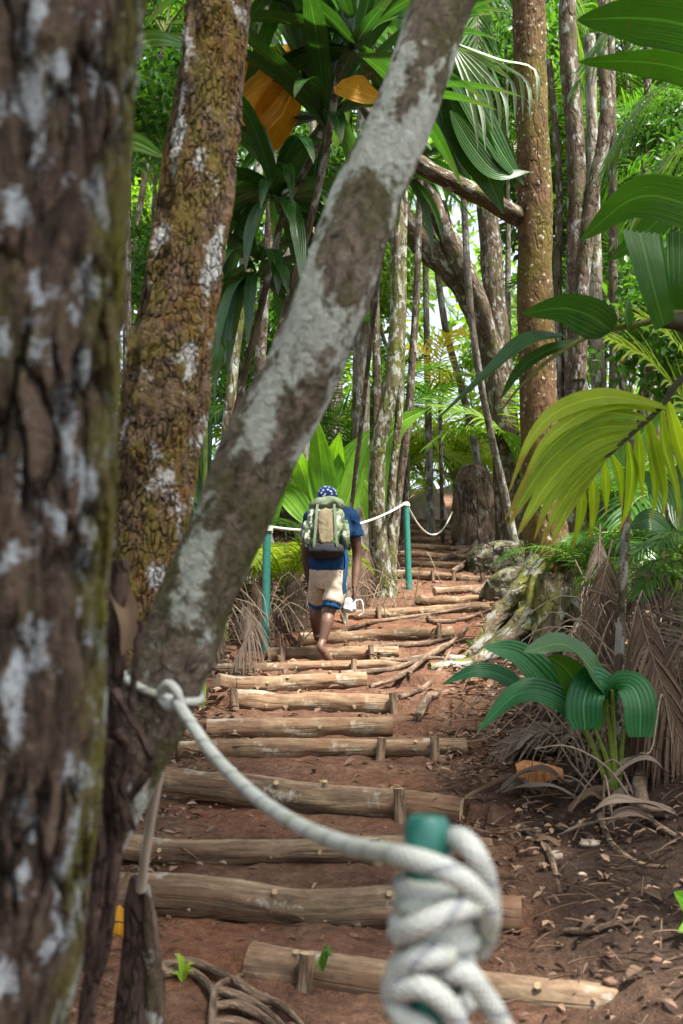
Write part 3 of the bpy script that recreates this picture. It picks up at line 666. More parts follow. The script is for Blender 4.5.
dk = thing('palm_sapling', 'dark slim stem under the yellow frond at right, bearing no leaves of its own', 'sapling', ground_hit(616, 740)[0])
p = ground_hit(617, 745)[0]; dd = (p-CAM)@FW
mb = MB(); rtube(mb, [p+np.array([0, 0, -.1]), at(618, 690, dd), at(622, 600, dd), at(626, 520, dd), at(631, 440, dd)], [.034, .03, .027, .025, .024], k=30, n=12, rough=.1, seed=44); obj('stem', mb, M['bark_brown'], dk)

# boulder at the top and mossy rock beside the trail
def boulder(label, px, py, d, w, h, dep, mat, seed, name='boulder', n1=80, n2=54, lean=0, pw=2.6):
    c = at(px, py, d); c[2] = gz(c[0], c[1])
    V = []; 
    ph = np.linspace(-.25, PI/2, n2); th = np.linspace(0, 2*PI, n1, endpoint=False); PH, TH = np.meshgrid(ph, th, indexing='ij')
    cp = np.sign(np.cos(PH))*np.abs(np.cos(PH))**(2/pw); spn = np.sign(np.sin(PH))*np.abs(np.sin(PH))**(2/pw)
    k = 1+.30*fbm(np.cos(TH)*1.5+seed, np.sin(TH)*1.5+PH*1.4, 5, seed)+.10*fbm(TH*3+seed, PH*3, 3, seed+2)*np.sin(TH/2)**2
    X = w/2*cp*np.cos(TH)*k; Y = dep/2*cp*np.sin(TH)*k; Z = h*spn*(1+.15*fbm(np.cos(TH)*.9*cp, np.sin(TH)*.9*cp, 3, seed+4)); X = X+lean*Z
    mb = MB(); v = np.stack([X, Y, Z], -1).reshape(-1, 3)+c; i = np.arange(n2-1)[:, None]*n1; j = np.arange(n1)[None]; j2 = (j+1) % n1
    mb.add(v, np.stack([i+j, i+j2, i+n1+j2, i+n1+j], -1).reshape(-1, 4))
    o = obj(name, mb, M[mat], origin=c); tag(o, label, 'rock'); return c
boulder('tall brown boulder standing beside the top of the log steps', 478, 533, 19, .95, 1.55, .9, 'rock', 3, lean=-.05, pw=2.5)
boulder('small pale boulder at the very end of the trail, left of the tall boulder', 428, 512, 26, 1.0, .75, 1.0, 'stone', 4)
boulder('low mossy rock left of the spotted trunk, above its roots', 516, 592, 12.4, .85, .42, .8, 'rock_moss', 6, pw=2.2)
boulder('low grey rock under the thin saplings beside the upper steps', 508, 562, 15.2, 1.3, .5, 1.0, 'rock_moss', 8, pw=2.2)

# ------------------------------------------------------------------ bespoke plants
def plant(name, label, cat, base, group=None): return thing(name, label, cat, base, group)
TOCAM = -FW
def lf(parent, pts, wpx, normal, mat, nm='leaf', **kw):
    d = pts[len(pts)//2][2]; mb = MB(); leaf(mb, [at(*q) for q in pts], wpx*d/FPX, normal, **kw); return obj(nm, mb, M[mat], parent)
# strap leaved plants (dragon tree like) up between the trunks
def strap_plant(label, stem, rosettes, seed):
    rg = np.random.default_rng(seed); P = [at(*q) for q in stem]; e = P[-1].copy(); e[2] = gz(e[0], e[1])-.1; P.append(e)
    root = plant('strap_leaf_plant', label, 'plant', e, 'strap leaved plants behind the slanting trunk')
    mb = MB(); rtube(mb, P, [.02]+[.026]*(len(P)-2)+[.04], k=50, n=12, rough=.15, fr=8, seed=seed); obj('stem', mb, M['bark_brown'], root)
    for (x, y, d, nl, L, dr, spread) in rosettes:
        c = at(x, y, d); mb = MB(); az = rg.uniform(0, 2*PI, nl); el = np.radians(np.clip(rg.normal(48-spread*22, 26, nl), -35, 85))
        dv = np.stack([np.cos(az)*np.cos(el), np.sin(az)*np.cos(el), np.sin(el)], -1)
        blades(mb, c+dv*.03+np.stack([0*az, 0*az, rg.uniform(-.14, .06, nl)], -1), dv, np.array([0, 0, 1.])+.01*rg.normal(0, 1, (nl, 3)), L*rg.uniform(.7, 1.15, nl), .105*(L/.9)**.5*rg.uniform(.8, 1.2, nl), droop=dr*rg.uniform(.5, 1.5, nl), fold=.22, n=14, m=6, prof=p_strap, rnd=rg.random(nl))
        obj('leaf_rosette', mb, M['leaf_strap'], root)
    return root
strap_plant('tall strap leaved plant with glossy arching rosettes between the orange and slanting trunks', [(322, 112, 7.6), (316, 150, 7.6), (286, 205, 7.6), (272, 262, 7.6), (246, 370, 7.6), (222, 470, 7.6), (196, 600, 7.6)],
            [(326, 116, 7.6, 42, 1.35, 1.0, .0), (276, 190, 7.7, 38, 1.05, 2.2, 1.1), (258, 268, 7.8, 32, .95, 2.6, 1.6)], 3)
strap_plant('second strap leaved plant drooping dark tips behind the slanting trunk', [(390, 165, 10), (384, 230, 10), (372, 330, 10.4), (356, 470, 10.8), (345, 560, 11)], [(394, 170, 9.8, 24, 1.1, 2.4, 1.0), (398, 60, 9.6, 16, 1.3, 1.2, .3)], 5)
strap_plant('third strap leaved plant with long leaves pointing up beside the slanting trunk top', [(352, 20, 7.2), (338, 80, 7.2), (318, 190, 7.2), (280, 330, 7.3), (226, 500, 7.4), (190, 600, 7.4)], [(356, 40, 7.0, 30, 1.3, .8, -.3), (300, -40, 7.1, 24, 1.3, 1.2, .5)], 8)

fe = plant('feathery_palm', 'feathery green palm fronds reaching in at the upper right in front of the twin trunk', 'palm', np.array([5.4, 8.6, gz(5.4, 8.6)]))
for k, (pp, mt) in enumerate([([(800, 40, 9), (715, 60, 8.9), (650, 100, 8.9), (604, 170, 9)], 'fol_mid'), ([(800, 90, 9.4), (720, 120, 9.3), (665, 165, 9.3), (632, 235, 9.4)], 'fol_bright'), ([(800, 0, 9.6), (700, -20, 9.6), (620, 20, 9.6), (575, 90, 9.7)], 'fol_mid'), ([(800, 160, 9), (740, 180, 9), (700, 230, 9), (676, 290, 9)], 'fol_dark')]):
    mb = MB(); frond(mb, [at(*q) for q in pp], .62, .034, 40, 58, .9, .014, (0, 0, 1), .12, 120+k, .25, .03); obj('frond', mb, [M[mt], M['rachis']], fe)
mb = MB(); q = at(800, 60, 9.2); rtube(mb, [q+np.array([0, 0, .1]), (q+np.array([5.4, 8.6, gz(5.4, 8.6)]))/2, np.array([5.4, 8.6, gz(5.4, 8.6)-.1])], [.07, .08, .11], k=20, n=12, rough=.1); obj('trunk', mb, M['bark_brown'], fe)
fe2 = plant('feathery_palm', 'feathery palm fronds hanging down at the top centre left of the spotted trunk', 'palm', np.array([3.2, 14.2, gz(3.2, 14.2)]))
for k, (pp, mt) in enumerate([([(520, -120, 14), (490, -60, 13.8), (478, 20, 13.6), (484, 110, 13.6)], 'fol_mid'), ([(520, -120, 14), (550, -60, 13.8), (574, 10, 13.7), (580, 90, 13.8)], 'fol_bright'), ([(520, -120, 14), (470, -90, 13.8), (440, -20, 13.8), (428, 60, 13.9)], 'fol_dark')]):
    mb = MB(); frond(mb, [at(*q) for q in pp], .8, .045, 44, 58, .9, .018, (0, -.3, 1), .12, 130+k, .25, .03); obj('frond', mb, [M[mt], M['rachis']], fe2)
mb = MB(); q = at(520, -120, 14); rtube(mb, [q, q*.5+np.array([3.2, 14.2, gz(3.2, 14.2)])*.5, np.array([3.2, 14.2, gz(3.2, 14.2)-.1])], [.06, .07, .1], k=20, n=12, rough=.1); obj('trunk', mb, M['bark_brown'], fe2)

# golden dead palm leaf hanging
gl = plant('dead_palm_leaf', 'large golden dead palm leaf hanging behind the strap leaves', 'dead leaf', at(270, 40, 8.6))
mb = MB()
for k, (a, b, w) in enumerate([((312, 52), (236, 112), .62), ((300, 42), (244, 96), .34), ((318, 60), (268, 138), .34)]):
    leaf(mb, [at(a[0]-6, a[1]+4, 7.75), at((a[0]+b[0])/2-9, (a[1]+b[1])/2, 7.7), at(b[0]-6, b[1]+4, 7.8)], w, TOCAM+RT*.3*(k-1)-UP*.15, fold=.06, pleat=.035, n=12, m=22, prof=lambda t: min(1, .15+t*1.5)*(1 if t < .85 else 1-(t-.85)*1.5))
obj('blade', mb, M['gold'], gl)
mb = MB(); rtube(mb, [at(312, 50, 8.3), at(325, 10, 8.8), at(350, -60, 9.4), at(380, -150, 10)], .018, k=16, n=8); obj('stalk', mb, M['rachis_dead'], gl)
gl2 = plant('dead_palm_leaf', 'small orange dead palm leaf glimpsed right of the strap leaf rosette', 'dead leaf', at(350, 95, 7.0))
mb = MB(); leaf(mb, [at(338, 84, 7), at(358, 90, 6.9), at(384, 100, 7)], .22, TOCAM+UP*.3, fold=.1, pleat=.05, n=10, m=10, prof=p_strap); obj('blade', mb, M['gold'], gl2)

# dark fan leaf hanging above the spotted trunk branch
fp = plant('fan_palm', 'big dark fan leaf hanging with pale folded leaflets, left of the spotted trunk top', 'palm', at(415, 20, 8.6))
for pp, w in [([(425, 40), (450, 100), (480, 160), (504, 214)], 46), ([(430, 60), (440, 110), (452, 150), (470, 180)], 44), ([(440, 50), (470, 95), (500, 150), (524, 185)], 34), ([(450, 110), (475, 150), (497, 172), (530, 172)], 24)]:
    lf(fp, [(x, y, 8.4+.1*q) for q, (x, y) in enumerate(pp)], w, TOCAM+RT*random.uniform(-.2, .5)+UP*.2, 'leaf_dark', nm='blade', fold=.12, pleat=.04, n=20, m=16, prof=p_lance)
for q in range(9):
    x1, y1 = 478+q*7.5, 150-q*5+6*math.sin(q*2.)
    lf(fp, [(452, 42, 8.3), (462+q*4.5, 72-q*1.5, 8.2), (x1-4, y1-38, 8.2), (x1, y1, 8.25)], 7, TOCAM*.6+UP*.9, 'leaf_pale', nm='leaflet', fold=.3, n=12, m=4, prof=p_strap)
mb = MB(); rtube(mb, [at(428, 44, 8.5), at(405, -10, 8.8), at(380, -90, 9.2)], .02, k=12, n=8); obj('stalk', mb, M['rachis'], fp)

# big pleated palm at the right
bp = plant('pleated_palm', 'young palm with broad pleated dark green leaves entering from the upper right edge', 'palm', at(720, 560, 3.9))
lf(bp, [(770, 52, 3.7), (690, 26, 3.75), (635, 18, 3.8), (577, 20, 3.9)], 50, TOCAM-UP*.75, 'leaf_pleat', fold=.12, pleat=.05, m=16, n=26, prof=p_strap)
lf(bp, [(770, 105, 3.9), (690, 72, 3.95), (640, 62, 4.0), (578, 62, 4.1)], 30, TOCAM-UP*1.2, 'leaf_pleat', fold=.1, pleat=.05, m=14, n=24, prof=p_strap)
lf(bp, [(770, 245, 3.7), (690, 206, 3.75), (635, 198, 3.8), (581, 240, 3.9)], 44, TOCAM-UP*.55, 'leaf_pleat', fold=.14, pleat=.05, m=16, n=26, prof=p_strap)
lf(bp, [(760, 215, 4.0), (680, 210, 4.05), (645, 232, 4.1), (608, 262, 4.15)], 26, TOCAM-UP*.2, 'leaf_pleat', fold=.14, pleat=.05, m=12, n=20, prof=p_strap)
lf(bp, [(664, 326, 3.7), (657, 300, 3.66), (648, 265, 3.66), (640, 232, 3.72)], 46, TOCAM+RT*.25, 'leaf_pleat', fold=.05, pleat=.09, m=14, n=20, prof=lambda t: .55+.45*t)
lf(bp, [(684, 320, 3.75), (686, 280, 3.7), (688, 232, 3.76)], 44, TOCAM-RT*.3, 'leaf_pleat', fold=.05, pleat=.09, m=14, n=20, prof=lambda t: .55+.45*t)
lf(bp, [(628, 330, 3.72), (626, 312, 3.7), (630, 300, 3.72)], 22, TOCAM+RT*1.2, 'leaf_pleat', fold=.3, pleat=.05, m=8, n=8)
lf(bp, [(612, 331, 3.72), (588, 315, 3.7), (560, 308, 3.75), (522, 314, 3.85)], 42, TOCAM*.9-UP*.7-RT*.1, 'leaf_dark', fold=.2, pleat=.015, m=12, n=22, prof=p_ovate)
lf(bp, [(566, 336, 3.75), (530, 345, 3.72), (490, 375, 3.75), (432, 424, 3.85)], 48, TOCAM*.35+UP*1., 'leaf_dark', fold=.32, m=8, n=24, prof=p_lance)
lf(bp, [(585, 340, 3.78), (545, 352, 3.78), (518, 372, 3.8), (500, 400, 3.85)], 14, TOCAM*.8+UP*.4, 'leaf_dark', fold=.3, m=6, n=16, prof=p_lance)
mb = MB(); rtube(mb, [at(760, 330, 3.75), at(690, 312, 3.75), at(640, 324, 3.74), at(600, 332, 3.74), at(560, 352, 3.76), at(522, 385, 3.8), at(500, 412, 3.85)], [.02, .018, .012, .010, .008, .006, .003], k=40, n=10, seed=3); obj('stalk', mb, M['rachis'], bp)
mb = MB(); rtube(mb, [at(740, 340, 3.78), at(684, 322, 3.76), at(655, 322, 3.75)], [.05, .042, .02], k=16, n=12, rough=.3, seed=6); obj('crown_shaft', mb, M['rachis_dark'], bp)
mb = MB(); q = at(760, 335, 3.8); zb = gz(q[0], q[1]); rtube(mb, [q, q*.6+np.array([q[0]+.05, q[1]+.05, zb])*.4, np.array([q[0]+.1, q[1]+.1, zb-.1])], [.05, .055, .07], k=20, n=14, rough=.1); obj('trunk', mb, M['bark_brown'], bp)

# yellow-green frond
yf = plant('yellow_palm', 'yellowing palm frond with wide pleated leaflets hanging at the right edge', 'palm', at(720, 540, 3.95))
mb = MB(); RP = [at(740, 345, 3.85), at(683, 378, 3.85), at(660, 408, 3.87), at(625, 440, 3.9), at(592, 472, 3.92), at(566, 508, 3.95)]; rtube(mb, RP, [.016, .014, .011, .008, .006, .003], k=36, n=8); obj('rachis', mb, M['rachis_dark'], yf)
for k, (pp, w) in enumerate([
  ([(668, 408), (610, 397), (560, 410), (530, 440), (508, 494)], 20), ([(660, 411), (612, 404), (572, 420), (540, 450), (512, 512)], 17), ([(652, 420), (604, 414), (558, 440), (528, 478), (505, 520)], 19), ([(644, 426), (592, 430), (550, 460), (522, 500), (508, 528)], 20), ([(636, 432), (590, 444), (552, 478), (530, 512), (516, 538)], 19), ([(627, 440), (585, 460), (552, 496), (534, 540)], 18), ([(616, 448), (584, 474), (560, 506), (540, 548)], 17), ([(604, 460), (580, 488), (562, 520), (550, 550)], 15),
  ([(668, 402), (678, 440), (688, 480), (692, 520)], 15), ([(662, 410), (664, 445), (676, 490), (680, 530)], 13), ([(650, 420), (656, 455), (664, 490), (662, 520)], 12), ([(645, 424), (652, 460), (655, 495), (650, 525)], 12), ([(638, 430), (640, 465), (643, 500)], 11), ([(628, 442), (632, 472), (628, 505), (620, 530)], 12), ([(612, 455), (620, 478), (622, 512)], 10), ([(604, 462), (606, 488), (606, 514)], 10), ([(592, 474), (594, 505), (590, 540)], 11), ([(582, 484), (580, 515), (572, 550)], 11), ([(690, 372), (698, 420), (708, 480)], 18), ([(683, 385), (693, 430), (700, 490)], 13)]):
    d0 = 3.86+.012*k
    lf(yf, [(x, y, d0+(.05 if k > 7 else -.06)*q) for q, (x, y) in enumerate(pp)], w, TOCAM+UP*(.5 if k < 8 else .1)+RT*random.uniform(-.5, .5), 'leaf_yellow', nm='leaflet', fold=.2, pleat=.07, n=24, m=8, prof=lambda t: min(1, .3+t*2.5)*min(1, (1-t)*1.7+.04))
for k, pp in enumerate([[(720, 470, 5.2), (690, 410, 5.2), (650, 362, 5.1), (612, 340, 5.0)], [(730, 440, 5.4), (700, 380, 5.4), (672, 340, 5.3), (640, 318, 5.2)]]):
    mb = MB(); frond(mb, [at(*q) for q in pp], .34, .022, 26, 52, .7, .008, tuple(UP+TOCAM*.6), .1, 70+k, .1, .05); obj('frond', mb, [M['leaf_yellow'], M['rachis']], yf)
# lower right broad leaved plant
bE = ground_hit(617, 793)[0]; dE = (bE-CAM)@FW
be = plant('broad_leaf_plant', 'low plant with broad glossy blue green arching leaves on the right bank', 'plant', bE)
def e(x, y, o=0): return (x, y, dE+o)
lf(be, [e(606, 700), e(596, 676, -.05), e(566, 645, -.12), e(524, 652, -.25)], 50, TOCAM*.55+UP*1.+RT*.25, 'leaf_dark', fold=.16, n=22, m=10, prof=p_ovate, wave=.02)
lf(be, [e(560, 700, .1), e(540, 676, .1), e(516, 654, .05), e(483, 647, 0)], 40, TOCAM*.9+UP*.7, 'leaf_teal', fold=.18, n=18, m=10, prof=p_ovate, wave=.02)
lf(be, [e(535, 702, .2), e(506, 678, .15), e(476, 671, .1), e(442, 684, .1)], 20, TOCAM*.9+UP*.7, 'leaf_teal', fold=.18, n=18, m=8, prof=p_lance)
lf(be, [e(592, 730, 0), e(556, 698, -.05), e(518, 694, -.1), e(477, 732, -.15)], 36, TOCAM*.7+UP*.9-RT*.3, 'leaf_teal', fold=.12, n=20, m=10, prof=p_lance, wave=.015)
lf(be, [e(600, 730, 0), e(580, 690, -.02), e(565, 668, -.05), e(548, 656, -.08)], 34, TOCAM*1+UP*.3, 'leaf_mid', fold=.2, n=14, m=8, prof=p_ovate)
lf(be, [e(612, 704, .02), e(607, 686, -.02), e(592, 684, -.10), e(584, 702, -.16), e(585, 729, -.17)], 35, TOCAM+UP*.45-RT*.15, 'leaf_teal', fold=.10, n=20, m=12, prof=lambda t: min(1, .2+t*2.0)*(1 if t < .9 else 1-(t-.9)*3), wave=.015)
lf(be, [e(612, 704, .02), e(617, 686, -.02), e(632, 687, -.12), e(640, 706, -.18), e(640, 737, -.19)], 36, TOCAM+UP*.45+RT*.15, 'leaf_teal', fold=.10, n=20, m=12, prof=lambda t: min(1, .2+t*2.0)*(1 if t < .9 else 1-(t-.9)*3), wave=.015)
for k, pp in enumerate([[e(612, 690, -.02), e(614, 740), e(617, 800)], [e(624, 730, .03), e(621, 760, .02), e(618, 800)], [e(594, 728), e(607, 760), e(615, 800)], [e(560, 700, .1), e(590, 740, .05), e(613, 800)], [e(606, 700), e(612, 750), e(616, 800)]]):
    mb = MB(); rtube(mb, [at(*q) for q in pp], [.010, .014, .018], k=16, n=8); obj('stalk', mb, M['stem_green'], be)
yp = plant('yellow_palm', 'small palm with bright yellow fronds far behind, above the end of the trail', 'palm', at(440, 470, 20))
for k, pp in enumerate([[(440, 400), (432, 370), (418, 350), (404, 348)], [(440, 400), (440, 362), (448, 338), (462, 330)], [(440, 400), (426, 390), (408, 388), (396, 398)], [(440, 400), (452, 380), (466, 374), (478, 384)]]):
    mb = MB(); frond(mb, [at(x, y, 20+.15*q) for q, (x, y) in enumerate(pp)], .5, .05, 26, 55, .9, .015, tuple(UP+TOCAM*.4), .1, 90+k, .1, .02); obj('frond', mb, [M['leaf_gold' if k < 2 else 'leaf_lime'], M['rachis']], yp)
mb = MB(); q = at(440, 400, 20); rtube(mb, [q, np.array([q[0], q[1], gz(q[0], q[1])-.1])], .04, k=8, n=8); obj('trunk', mb, M['bark_brown'], yp)
# small leaf at right edge
sl = plant('seedling', 'small bright green seedling cut by the right edge near the bottom', 'plant', ground_hit(690, 940)[0]); q = (ground_hit(690, 940)[0]-CAM)@FW
lf(sl, [(700, 935, q), (690, 908, q), (674, 892, q-.05)], 30, TOCAM+UP*.6, 'leaf_bright', fold=.2, n=12, m=8, prof=p_ovate)
lf(sl, [(700, 935, q), (696, 925, q), (678, 932, q-.08)], 22, TOCAM+UP*.9, 'leaf_bright', fold=.2, n=12, m=8, prof=p_ovate)
mb = MB(); rtube(mb, [at(700, 934, q), at(699, 950, q), at(698, 985, q)], .006, k=8, n=6); obj('stalk', mb, M['stem_green'], sl)

# paddle leaved plants behind the hiker
def paddle(label, base_px, d, leaves, mat, group='paddle leaved plants behind the hiker'):
    b = at(base_px[0], base_px[1], d); b[2] = gz(b[0], b[1]); root = plant('paddle_leaf_plant', label, 'plant', b, group)
    for pp, w in leaves:
        n_ = TOCAM+RT*random.uniform(-.7, .7)+UP*random.uniform(-.2, .5)
        lf(root, [(x, y, d+.12*math.sin(q*1.7+x)) for q, (x, y) in enumerate(pp)], w, n_, mat, fold=.14, pleat=.02, n=20, m=12, prof=p_lance, wave=.02)
        mb = MB(); rtube(mb, [at(pp[0][0], pp[0][1], d), b+np.array([0, 0, .1]), b-np.array([0, 0, .1])], [.015, .025, .03], k=12, n=8); obj('stalk', mb, M['stem_green'], root)
paddle('upright broad paddle leaves fanning directly above the hiker head', (330, 560), 12.2, [([(326, 520), (322, 470), (316, 416)], 30), ([(334, 520), (346, 470), (369, 430)], 34), ([(318, 522), (302, 470), (290, 438)], 26), ([(340, 520), (352, 485), (356, 446)], 26), ([(312, 525), (290, 495), (268, 488)], 26), ([(330, 520), (333, 470), (340, 432)], 26)], 'leaf_bright')
paddle('single arching paddle leaf right of the mossy trunk beside the hiker', (386, 575), 13.2, [([(388, 545), (378, 470), (396, 428), (428, 408)], 30), ([(380, 540), (366, 495), (350, 470)], 20)], 'leaf_bright')
paddle('dark broad leaves in the gap left of the slanting trunk', (205, 600), 7.5, [([(208, 520), (200, 470), (212, 420)], 24), ([(205, 520), (190, 480), (196, 440)], 24), ([(212, 520), (222, 490), (240, 470)], 22), ([(206, 520), (184, 510), (170, 520)], 20), ([(206, 380), (216, 350), (236, 340)], 18)], 'leaf_dark')
paddle('bright broad paddle leaves right of the tall boulder', (540, 520), 15.5, [([(535, 500), (520, 450), (500, 430)], 18), ([(540, 500), (548, 450), (560, 425)], 20), ([(538, 500), (536, 450), (530, 415)], 20), ([(545, 500), (570, 470), (588, 470)], 18)], 'leaf_bright', 'paddle leaved plants of the forest')
paddle('broad paddle leaves behind the yellow frond at right', (625, 520), 9.5, [([(620, 500), (610, 440), (590, 400)], 26), ([(628, 500), (640, 440), (664, 410)], 28), ([(625, 500), (622, 430), (628, 385)], 26), ([(632, 500), (660, 470), (684, 470)], 24), ([(612, 505), (592, 480), (575, 482)], 22)], 'leaf_mid', 'paddle leaved plants of the forest')
paddle('paddle leaves seen between the slanting trunk and the left post', (262, 560), 11.5, [([(262, 540), (255, 480), (246, 440)], 20), ([(266, 540), (276, 490), (288, 470)], 20), ([(258, 540), (240, 500), (226, 492)], 18)], 'leaf_bright', 'paddle leaved plants of the forest')
paddle('dark paddle leaves at the right edge above the dead fronds', (676, 560), 6.8, [([(672, 530), (660, 490), (640, 470)], 26), ([(678, 530), (684, 480), (700, 450)], 30), ([(672, 535), (650, 520), (628, 528)], 24)], 'leaf_dark', 'paddle leaved plants of the forest')
paddle('broad leaf at the upper gap between the left and orange trunks', (40, 640), 4.2, [([(100, 160), (130, 142), (166, 158)], 24), ([(105, 60), (150, 40), (190, 46)], 20)], 'leaf_mid')
# ------------------------------------------------------------------ hiker
def ell_loft(mb, C, RX, RY, k=24, n=24, ydir=None):
    C = catmull(C, k); q = np.linspace(0, 1, k); RX = np.interp(q, np.linspace(0, 1, len(RX)), RX); RY = np.interp(q, np.linspace(0, 1, len(RY)), RY)
    th = np.arange(n)/n*2*PI; T = nrm(np.gradient(C, axis=0)); X = np.array([1., 0, 0]); V = []
    for i in range(k):
        y = nrm(np.cross(T[i], X)); x = np.cross(y, T[i])
        V.append(C[i]+np.cos(th)[:, None]*RX[i]*x+np.sin(th)[:, None]*RY[i]*y)
    V = np.array(V); i = np.arange(k-1)[:, None]*n; j = np.arange(n)[None]; j2 = (j+1) % n
    mb.add(V.reshape(-1, 3), np.stack([i+j, i+j2, i+n+j2, i+n+j], -1).reshape(-1, 4))
    for e_, s_ in ((0, 1), (k-1, 0)):
        jj = np.arange(n); k2 = (jj+1) % n; vv = np.vstack([V[e_], C[e_]])
        mb.add(vv, np.stack([k2, jj, 0*jj+n], -1) if s_ else np.stack([jj, k2, 0*jj+n], -1))
def sup(mb, c, size, pw=3.5, rot=None, n1=28, n2=18, noise_=0., seed=0):
    ph = np.linspace(-PI/2+.02, PI/2-.02, n2); th = np.linspace(0, 2*PI, n1, endpoint=False); PH, TH = np.meshgrid(ph, th, indexing='ij')
    f = lambda v: np.sign(v)*np.abs(v)**(2/pw)
    k = 1+noise_*fbm(np.cos(TH)*2+seed, np.sin(TH)*2+PH*2, 3, seed)
    v = np.stack([f(np.cos(PH))*f(np.cos(TH))*size[0]/2*k, f(np.cos(PH))*f(np.sin(TH))*size[1]/2*k, f(np.sin(PH))*size[2]/2*k], -1).reshape(-1, 3)
    if rot is not None: v = v@np.array(rot).T
    v = v+np.asarray(c); i = np.arange(n2-1)[:, None]*n1; j = np.arange(n1)[None]; j2 = (j+1) % n1
    mb.add(v, np.stack([i+j, i+j2, i+n1+j2, i+n1+j], -1).reshape(-1, 4))
    for e_, s_ in ((0, 1), (n2-1, 0)):
        r = v[e_*n1:(e_+1)*n1]; jj = np.arange(n1); k2 = (jj+1) % n1
        mb.add(np.vstack([r, r.mean(0)]), np.stack([k2, jj, 0*jj+n1], -1) if s_ else np.stack([jj, k2, 0*jj+n1], -1))
def fuse(name, mb, mat, parent, vox=.008, smooth=4, wr=0.):
    o = obj(name+'_src', mb, mat, parent); md = o.modifiers.new('r', 'REMESH'); md.mode = 'VOXEL'; md.voxel_size = vox
    s2 = o.modifiers.new('s', 'SMOOTH'); s2.iterations = smooth; s2.factor = .5
    bpy.context.view_layer.update()
    me = bpy.data.meshes.new_from_object(o.evaluated_get(bpy.context.evaluated_depsgraph_get()))
    V = np.zeros(len(me.vertices)*3); me.vertices.foreach_get('co', V); V = V.reshape(-1, 3)
    if wr > 0:
        Nn = np.zeros(len(V)*3); me.vertices.foreach_get('normal', Nn); Nn = Nn.reshape(-1, 3)
        a = fbm(V[:, 0]*9+V[:, 1]*5, V[:, 2]*16+V[:, 0]*6, 3, 9); V = V+Nn*(a*wr)[:, None]; me.vertices.foreach_set('co', V.ravel())
    at_ = me.attributes.get('tc')
    if at_: me.attributes.remove(at_)
    at_ = me.attributes.new('tc', 'FLOAT_VECTOR', 'POINT'); at_.data.foreach_set('vector', V.ravel())
    me.polygons.foreach_set('use_smooth', np.ones(len(me.polygons), bool)); me.update()
    old = o.data; o.modifiers.clear(); o.data = me; bpy.data.meshes.remove(old); o.name = name; me.name = name
    if not me.materials: me.materials.append(mat)
    WLOC[o.name] = WLOC[parent.name]
    return o
M['skin'] = plain('skin', (.095, .048, .032), .5, 30, .18, .1, .002, .35)
M['navy'] = plain('navy', (.008, .030, .080), .85, 40, .3, .2, .004, .1)
M['blue_hem'] = plain('blue_hem', (.014, .06, .14), .85, 40, .25, .2, .004, .1)
M['beige'] = plain('beige', (.38, .31, .24), .88, 30, .2, .2, .004, .1)
M['black_cloth'] = plain('black_cloth', (.012, .012, .016), .8, 40, .3, .2)
M['white_cloth'] = plain('white_cloth', (.42, .42, .43), .85, 25, .2, .3)
M['eye'] = plain('eye', (.5, .48, .45), .3, 10, .05, 0)
m, t, o = nt('bandana_print'); v = tcoord(t); vo = N(t, 'ShaderNodeTexVoronoi', Scale=34.); lk(t, v, vo.inputs['Vector'])
col = mixc(t, ramp(t, vo.outputs['Distance'], [(.30, 1.), (.38, 0.)]), (.010, .022, .09), (.40, .48, .62)); pbsdf(t, o, col, .85); M['bandana'] = m
m, t, o = nt('camo_print'); v = tcoord(t)
col = mixc(t, ramp(t, noise(t, v, 11, 3, .5, .6), [(.47, 0.), (.53, 1.)]), (.16, .185, .12), (.045, .075, .03))
col = mixc(t, ramp(t, noise(t, v, 13, 3, .5, .8, (5, 2, 1)), [(.56, 0.), (.6, 1.)]), col, (.36, .37, .33)); col = mixc(t, ramp(t, noise(t, v, 15, 3, .5, .8, (1, 8, 3)), [(.6, 0.), (.63, 1.)]), col, (.06, .06, .05))
pbsdf(t, o, col, .85, bump(t, noise(t, v, 30, 3), .3, .004), .15); M['camo'] = m
M['olive_tan'] = plain('olive_tan', (.15, .12, .07), .85, 25, .25, .3)
M['pale_green'] = plain('pale_green', (.11, .14, .085), .85, 25, .25, .3)

foot = ground_hit(331, 662)[0]; DF = float((foot-CAM)@FW); ddd = DF-9.0
def hp(x, y, d): return at(x, y, d+ddd)
man = thing('person', 'barefoot hiker in navy shirt, beige shorts and patterned bandana climbing the log steps', 'person', foot)
U1 = 9.2/FPX
mb = MB()
# torso, neck
ell_loft(mb, [hp(328, 574, 9.2), hp(328, 562, 9.2), hp(328, 545, 9.24), hp(331, 526, 9.33), hp(332, 514, 9.38), hp(330, 507, 9.42)], [.13, .158, .14, .175, .17, .07], [.10, .115, .10, .12, .09, .06])
ell_loft(mb, [hp(330, 512, 9.40), hp(329, 506, 9.44), hp(328, 500, 9.47)], [.065, .057, .055], [.065, .06, .055], 8)
# head facing forward and down
hc = hp(327, 500, 9.47); a = .25
hr = np.array([[1, 0, 0], [0, math.cos(a), math.sin(a)], [0, -math.sin(a), math.cos(a)]]).T
sup(mb, hc, (.155, .19, .215), 2.2, hr); sup(mb, hc+hr@np.array([0, .03, -.07]), (.115, .14, .11), 2.2, hr)
sup(mb, hc+hr@np.array([0, .10, -.015]), (.030, .045, .055), 2.2, hr); sup(mb, hc+hr@np.array([0, .085, -.06]), (.055, .03, .022), 2.2, hr); sup(mb, hc+hr@np.array([0, .085, .03]), (.11, .03, .022), 2.2, hr)
for s_ in (-1, 1): sup(mb, hc+hr@np.array([s_*.08, -.01, -.01]), (.022, .045, .065), 2.2, hr)
def limb(pts, rad, k=22, n=16): rtube(mb, pts, rad, k=k, n=n)
